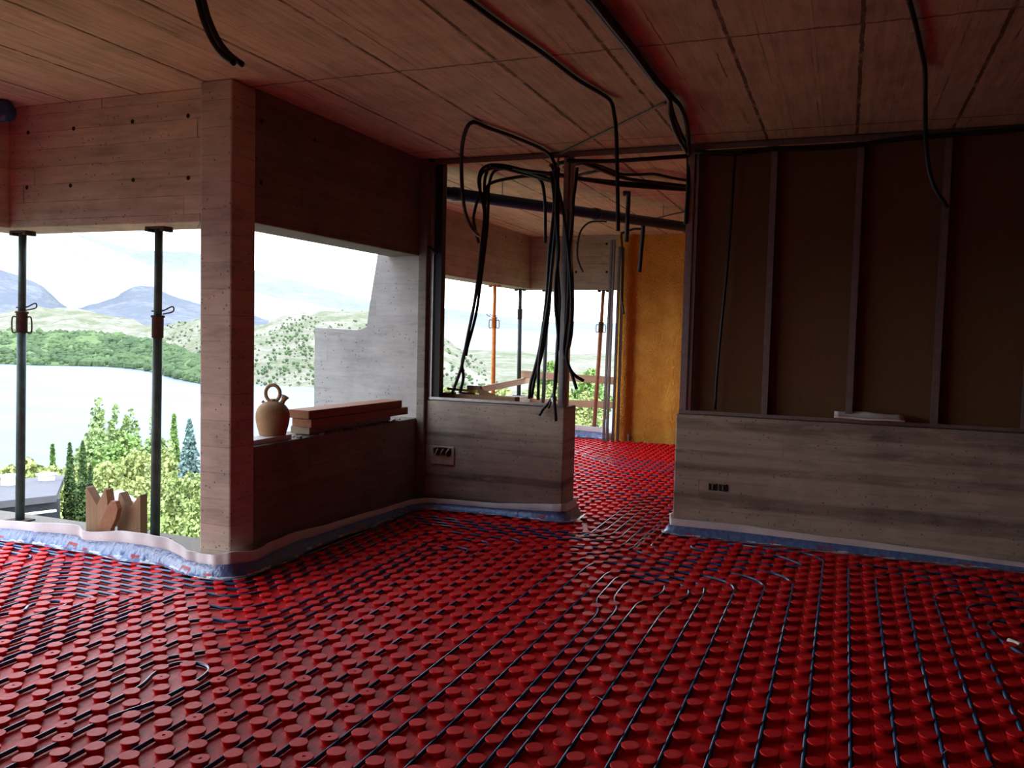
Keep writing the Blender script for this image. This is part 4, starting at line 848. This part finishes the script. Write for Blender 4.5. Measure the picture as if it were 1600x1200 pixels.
FT = [(-7170.23, 3547.93, 502.22), (-6360.49, 4852.23, 730.93), (-5981.06, 5312.9, 735.85), (-5748.74, 5563.45, 662.4), (-5321.61, 5973.32, 625.37), (-4968.89, 6269.78, 483.1), (-4561.81, 6571.9, 363.83), (-4020.86, 6916.12, 254.43), (-3493.52, 7196.9, 186.95), (-2940.15, 7440.13, 141.68), (-2081.9, 7724.36, 114.41), (-936.43, 7945.0, 104.33)]
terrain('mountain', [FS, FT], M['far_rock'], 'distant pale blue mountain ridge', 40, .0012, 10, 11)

PL0 = [(-278.3, 449.2, -39.0), (-253.6, 469.6, -39.0), (-228.0, 490.8, -39.0), (-197.3, 502.4, -39.0), (-159.7, 519.5, -39.0), (-119.4, 526.0, -39.0), (-80.3, 532.2, -39.0), (-23.1, 521.2, -39.0)]
PL1 = [(-790.81, 1274.6, -31.49), (-713.94, 1319.2, -33.01), (-633.38, 1359.72, -33.3), (-550.02, 1395.52, -28.92), (-442.92, 1433.12, -30.65), (-334.66, 1462.19, -27.69), (-226.82, 1482.75, -29.07), (-69.89, 1498.37, -28.61)]
terrain('hill_slope', [PL0, PL1], M['near_hill'], 'pale scrubby slope across the water beyond the far room', 5, .01, 10, 21)
def ground_z(x, y):
    r = math.hypot(x, y); return -1.6 - .205*r if r < 187 else -39.9
mb = MB(); vs = []; fs = []; na = 60; rr = [7.5, 9, 11, 14, 18, 23, 30, 38, 48, 60, 75, 95, 120, 150, 187, 200]
for i, r_ in enumerate(rr):
    for k in range(na+1):
        an = PI*.05 + PI*1.15*k/na
        x, y = r_*math.cos(an), r_*math.sin(an); vs.append((x, y, -1.6-.205*r_ + .35*noise.noise((x*.15, y*.15, 0))))
    if i:
        for k in range(na): b0 = (i-1)*(na+1)+k; fs.append((b0, b0+1, b0+na+2, b0+na+1))
mb.add(vs, fs); struct('ground', mb, M['ground'], 'sloping dry garden ground below the building', smooth=True)

# ------------------------------------------------------------------ trees
rng = np.random.default_rng(5)
def leaves(name, centers, size, mat, parent, dirs=None, elong=1.0):
    n = len(centers); c = np.array(centers, float)
    a = rng.normal(size=(n, 3)); a /= np.linalg.norm(a, axis=1)[:, None]
    if dirs is not None: a = a*.45 + np.array(dirs); a /= np.linalg.norm(a, axis=1)[:, None]
    b = np.cross(a, rng.normal(size=(n, 3))); b /= np.linalg.norm(b, axis=1)[:, None]
    s = size*(.6+.8*rng.random((n, 1)))
    V = np.stack([c - b*s*.5, c + a*s*elong*.35 + b*0, c + b*s*.5, c - a*s*elong*.35], 1).reshape(-1, 3)
    Fq = np.arange(4*n).reshape(-1, 4).tolist()
    me = bpy.data.meshes.new(name); me.from_pydata((V - np.array(parent.location)).tolist(), [], Fq); me.materials.append(mat); me.update()
    o = bpy.data.objects.new(name, me); COL.objects.link(o); o.parent = parent; return o
LM = {'cypress': leaf('cypress_green', (.055, .10, .03)), 'poplar': leaf('poplar_green', (.19, .27, .10)), 'olive': leaf('olive_yellow_green', (.24, .28, .095)),
      'spruce': leaf('blue_spruce', (.13, .20, .19), .5), 'pine': leaf('light_pine', (.23, .30, .10), .4), 'green': leaf('mid_green', (.14, .23, .06)), 'hedge': leaf('bright_hedge', (.32, .46, .04), .3),
      'shore': leaf('shore_green', (.09, .14, .05), .4)}
def tree(kind, top, dist, rad, label, n=2600, mat=None, group='trees below the house'):
    top = Vector(top); gz = ground_z(top.x, top.y); base = Vector((top.x, top.y, gz)); hgt = top.z - gz
    t = empty({'cypress': 'cypress_tree', 'poplar': 'poplar_tree', 'spruce': 'conifer_tree', 'bush': 'bushy_tree', 'pine': 'pine_tree', 'hedge': 'hedge_bush'}[kind], base, label, 'tree' if kind != 'hedge' else 'bush', group)
    C_ = []; D_ = None
    u = rng.random(n); th = rng.random(n)*2*np.pi; q = rng.random(n)**.45
    if kind == 'cypress':
        r = rad*np.sin(np.pi*np.clip(u*.93+.07, 0, 1)**.75)**.7; C_ = np.stack([r*q*np.cos(th), r*q*np.sin(th), u*hgt], 1)
    elif kind == 'poplar':
        K = 11; k = rng.integers(0, K, n); ang_ = rng.random(K)*2*np.pi; rad_ = rng.random(K)**.5*rad*.85; ang_[0] = 0; rad_[0] = 0
        ht = .62+.33*rng.random(K); ht[0] = 1; sr = rad*(.24+.2*rng.random(K)); wob = .25*rad*np.sin(u*14+k)
        r = sr[k]*np.clip(np.sin(np.pi*np.clip(u*.9+.08, 0, 1)), .05, 1)**.45*(1+.35*np.sin(u*40+k*2))
        C_ = np.stack([rad_[k]*np.cos(ang_[k])*(1-.35*u)+r*q*np.cos(th)+wob*.3, rad_[k]*np.sin(ang_[k])*(1-.35*u)+r*q*np.sin(th), u*hgt*ht[k]], 1)
    elif kind in ('spruce', 'pine'):
        lay = np.floor(u*13)/13; tl = (u-lay)*13; uu = u
        r = rad*(1-uu*.97)*(.55+.45*(1-tl)); C_ = np.stack([r*q*np.cos(th), r*q*np.sin(th), hgt*(.05+.95*uu) - r*q*.22], 1)
        if kind == 'pine':
            w_ = 1 + .35*np.sin(th*5+lay*40); C_[:, 0] *= w_; C_[:, 1] *= w_
    else:
        K = 16; cc_ = rng.normal(size=(K, 3)); cc_ /= np.linalg.norm(cc_, axis=1)[:, None]; cc_ *= .62*rng.random((K, 1))**.3
        cc_[0] = (0, 0, .6)
        k = rng.integers(0, K, n); d = rng.normal(size=(n, 3)); d /= np.linalg.norm(d, axis=1)[:, None]; rr_ = (.28+.18*((k*29) % 7)/7)
        p = cc_[k] + d*(rr_*(.75+.25*rng.random(n)))[:, None]; hh = min(hgt*.52, rad*1.25)
        C_ = np.stack([p[:, 0]*rad, p[:, 1]*rad, hgt - hh + p[:, 2]*hh], 1)
    C_ = C_ + np.array(base); sz = {'cypress': .11, 'poplar': .12, 'spruce': .13, 'pine': .14, 'bush': .14, 'hedge': .12}[kind]*max(.5, (dist/38)**.8)*(1.25 if dist > 50 else 1)
    leaves('foliage', C_, sz, mat or LM[{'cypress': 'cypress', 'poplar': 'poplar', 'spruce': 'spruce', 'pine': 'pine', 'bush': 'olive', 'hedge': 'hedge'}[kind]], t, elong=1.6)
    mb = MB(); mb.tube([base+Vector((0,0,-.3)), base+Vector((0,0,hgt*.5)), base+Vector((0,0,hgt*.86))], lambda s: max(.02, hgt*.018*(1-s*.85)), 8, 2); mb.build('trunk', M['bark'], t, True)
    return t
K_ = 1/1319.
tree('poplar', (-65.06, 59.25, -5.53), 88, 1.9, 'tall light green poplar rising highest above the lake', 7000)
tree('poplar', (-61.19, 57.55, -5.81), 84, 1.9, 'light green poplar, middle of the tall group', 7000)
tree('poplar', (-61.72, 59.89, -6.48), 86, 1.5, 'light green poplar at the right of the tall group', 5000)
tree('bush', (-54.78, 49.75, -6.35), 74, 3.0, 'rounded pale green tree before the tall poplars', 3600, LM['poplar'])
tree('bush', (-50.45, 48.52, -6.36), 70, 2.8, 'rounded mid green tree right of the pale green one', 3400, LM['green'])
tree('cypress', (-27.24, 23.53, -3.11), 36, .27, 'slim dark cypress, left of the pair before the house roof', 3000)
tree('cypress', (-26.21, 23.2, -2.95), 35, .28, 'slim dark cypress, right of the pair before the house roof', 3000)
tree('cypress', (-27.53, 24.72, -4.18), 37, .2, 'small dark cypress tucked behind the taller pair', 1800)
tree('spruce', (-70.58, 59.01, -10.31), 92, 1.1, 'small conifer alone on the near lake shore', 1800, LM['green'])
tree('bush', (-49.05, 37.93, -7.48), 62, 1.5, 'olive green bush at the left edge above the grey roof', 2600)
tree('bush', (-50.0, 39.95, -7.4), 64, 1.6, 'yellow-green bush behind the chimney roof', 2600)
tree('bush', (-45.99, 38.53, -7.32), 60, 1.7, 'olive bush between chimney roof and cypresses', 2600)
tree('bush', (-34.5, 31.91, -5.21), 47, 2.0, 'yellow-green bush right of the cypress pair', 3200)
tree('bush', (-35.84, 34.86, -5.09), 50, 2.1, 'yellow-green bushy tree left of the dark green prop', 3200)
tree('bush', (-28.37, 28.2, -4.92), 40, 1.9, 'yellow-green bush low behind the dark green prop', 3200)
tree('bush', (-26.2, 24.69, -4.67), 36, 1.5, 'olive bush above the notched boards', 2400)
tree('poplar', (-59.04, 59.76, -6.32), 84, .8, 'thin light green poplar behind the dark green prop', 1600)
tree('spruce', (-49.39, 52.39, -5.64), 72, 1.5, 'green conifer by the lake left of the blue spruce', 2600, LM['green'])
tree('bush', (-33.29, 34.58, -4.77), 48, 1.9, 'yellow-green tree below the lakeside conifer', 3000)
tree('spruce', (-26.97, 29.54, -2.73), 40, 1.75, 'silvery blue spruce beside the column', 6000)
tree('pine', (-15.09, 16.01, -2.14), 22, 1.15, 'light green pine close below the opening', 4200)
tree('pine', (-11.38, 12.63, -1.73), 17, .95, 'light green pine nearest the column foot', 3800)
tree('bush', (-18.23, 18.54, -3.26), 26, 1.3, 'pale green shrub beside the dark green prop foot', 2600, LM['pine'])
tree('hedge', (-17.31, 15.14, -3.36), 23, .9, 'bright yellow-green hedge bush below the cypresses', 2200)
tree('hedge', (-18.53, 15.25, -3.56), 24, .8, 'bright yellow-green hedge bush below the grey house', 1800)
tree('bush', (-18.58, 23.56, -2.46), 30, .7, 'bright yellow bush seen left of the jug', 1800, LM['hedge'])
tree('bush', (-34.36, 49.19, -4.16), 60, 1.1, 'pale green treetop seen between jug and fin wall', 1800, LM['pine'])
tree('bush', (-48.95, 34.69, -6.77), 60, 1.8, 'olive bush beyond the left frame edge', 1500)
tree('bush', (-29.0, 34.41, -4.71), 45, 1.5, 'yellow-green bush hidden behind the column', 1500)
tree('bush', (-49.45, 43.71, -7.96), 66, 2.2, 'olive tree between the cypress pair and the pale green tree', 2600)
tree('bush', (-46.27, 47.07, -6.15), 66, 2.2, 'pale green tree crown behind the dark green prop', 2600, LM['poplar'])
tree('bush', (-23.49, 24.59, -3.83), 34, 1.5, 'yellow-green shrub under the blue spruce', 2600)
tree('bush', (-20.17, 22.21, -3.24), 30, 1.1, 'light green shrub between blue spruce and nearest pine', 2400, LM['pine'])
tree('bush', (-20.07, 19.52, -3.79), 28, 1.1, 'olive shrub just above the right notched board', 2200)
for i, (px_, dist, r_, kd, m_, lb) in enumerate([
   ((-41.35, 85.53, -4.24), 95, 3.2, 'bush', 'olive', 'olive tree behind the brown block of the middle wall'), ((-30.4, 74.0, -2.88), 80, 3.0, 'bush', 'olive', 'olive tree behind the slanting board'),
   ((-20.34, 56.45, -1.74), 60, 2.2, 'bush', 'olive', 'yellow-green tree above the slanting board end'), ((-16.36, 49.36, -1.2), 52, 2.0, 'bush', 'pine', 'pale green tree behind the middle cable bundle'),
   ((-30.63, 89.93, -1.24), 95, 2.0, 'bush', 'green', 'dark green distant tree behind the guard rail'), ((-12.47, 42.2, -1.25), 44, 1.4, 'bush', 'olive', 'yellow-green bush between the two guard rails'),
   ((-27.69, 96.09, -1.86), 100, 3.0, 'bush', 'green', 'dark green tree crown right above the upper guard rail'), ((-8.69, 28.71, -1.31), 30, .9, 'bush', 'olive', 'low bush below the lower guard rail'),
   ((-6.5, 23.1, -0.33), 24, .9, 'pine', 'pine', 'light green pine beside the leaning red-brown prop'), ((-5.86, 19.12, -0.63), 20, .6, 'bush', 'pine', 'pale shrub just beyond the far sill')]):
    tree(kd, px_, dist, r_, lb, 2600, LM[m_], 'trees beyond the far room')
# woods along the far shore: uncountable
def blobs(name, rowA, rowB, n, smin, smax, mat, label):
    V = []; Fq = []; ico = bmesh.new(); bmesh.ops.create_icosphere(ico, subdivisions=1, radius=1); iv = [v.co.copy() for v in ico.verts]; ifc = [[v.index for v in f.verts] for f in ico.faces]; ico.free()
    A_ = catmull(rowA, 12); B_ = catmull(rowB, 12)
    for k in range(n):
        i = random.randrange(len(A_)-1); t = random.random(); f_ = random.random()
        a = A_[i].lerp(A_[i+1], f_); b = B_[i].lerp(B_[i+1], f_); p = a.lerp(b, t); s = random.uniform(smin, smax); b0 = len(V)
        for v in iv: V.append((p.x + v.x*s, p.y + v.y*s, p.z + v.z*s*random.uniform(.7, 1.2) + s*.4))
        for f in ifc: Fq.append([b0+j for j in f])
    me = bpy.data.meshes.new(name); me.from_pydata(V, [], Fq); me.materials.append(mat); o = bpy.data.objects.new(name, me); COL.objects.link(o)
    return tag(o, label, 'woods', None, 'stuff')
blobs('shore_woods', BL0, BL1, 2600, 1.5, 5, M['woods'], 'green woods along the far lake shore')
blobs('hill_scrub', [(p[0], p[1], p[2]) for p in SH][6:], NH1[6:], 1700, .4, 1.8, M['woods'], 'dark scrub scattered over the near rocky hill')

# ------------------------------------------------------------------ houses below
hs = empty('house', (-25.05, 19.91, -4.64)[:2] + (-9.0,), 'low house with a long grey slate roof among the trees', 'house')
e0, e1, r1_, r0_ = [Vector(v) for v in [(-24.51, 15.5, -3.97), (-23.72, 19.96, -4.18), (-28.88, 24.7, -4.64), (-30.42, 19.26, -4.48)]]
mb = MB(); th = Vector((0, 0, -.22)); mb.add([e0, e1, r1_, r0_, e0+th, e1+th, r1_+th, r0_+th], [(0,1,2,3),(7,6,5,4),(0,4,5,1),(1,5,6,2),(2,6,7,3),(3,7,4,0)]); mb.build('roof', M['roof_slate'], hs)
dn = Vector((0, 0, -5)); inn = Vector((-.25, .35, -.2)); mb = MB(); a, b, c_, d_ = e0+inn, e1+inn, r1_+Vector((-.3, -.2, -.2)), r0_+Vector((0, 0, -.2))
mb.add([a, b, c_, d_, a+dn, b+dn, c_+dn, d_+dn], [(0,1,2,3),(7,6,5,4),(0,4,5,1),(1,5,6,2),(2,6,7,3),(3,7,4,0)]); mb.build('wall', M['house_wall'], hs)
mb = MB(); mb.obox(e0+Vector((0,-.02,-.5)), e1+Vector((0,-.02,-.5)), .08, .07); mb.build('gutter', M['house_white'], hs)
for px_ in [(-27.7, 21.39, -4.17), (-27.75, 22.94, -4.34)]:
    p = Vector(px_); mb = MB(); mb.box(p.x-.2, p.x+.2, p.y-.2, p.y+.2, p.z-1.2, p.z+.05); mb.box(p.x-.26, p.x+.26, p.y-.26, p.y+.26, p.z+.05, p.z+.12); mb.build('chimney', M['house_white'], hs)
hs2 = empty('house', (-21.71, 20.71, -4.67)[:2] + (-9.0,), 'small pale-roofed outbuilding behind the notched boards', 'house')
q = [Vector(v) for v in [(-20.68, 18.88, -4.18), (-19.73, 19.86, -4.15), (-23.88, 22.78, -4.47), (-24.44, 22.18, -4.58)]]
mb = MB(); mb.add(q + [v+Vector((0,0,-.2)) for v in q], [(0,1,2,3),(7,6,5,4),(0,4,5,1),(1,5,6,2),(2,6,7,3),(3,7,4,0)]); mb.build('roof', M['roof_pale'], hs2)
q2 = [v+Vector((0, .1, -.2)) for v in q]; mb = MB(); mb.add(q2 + [v+Vector((0,0,-4)) for v in q2], [(0,1,2,3),(7,6,5,4),(0,4,5,1),(1,5,6,2),(2,6,7,3),(3,7,4,0)]); mb.build('wall', M['house_wall'], hs2)
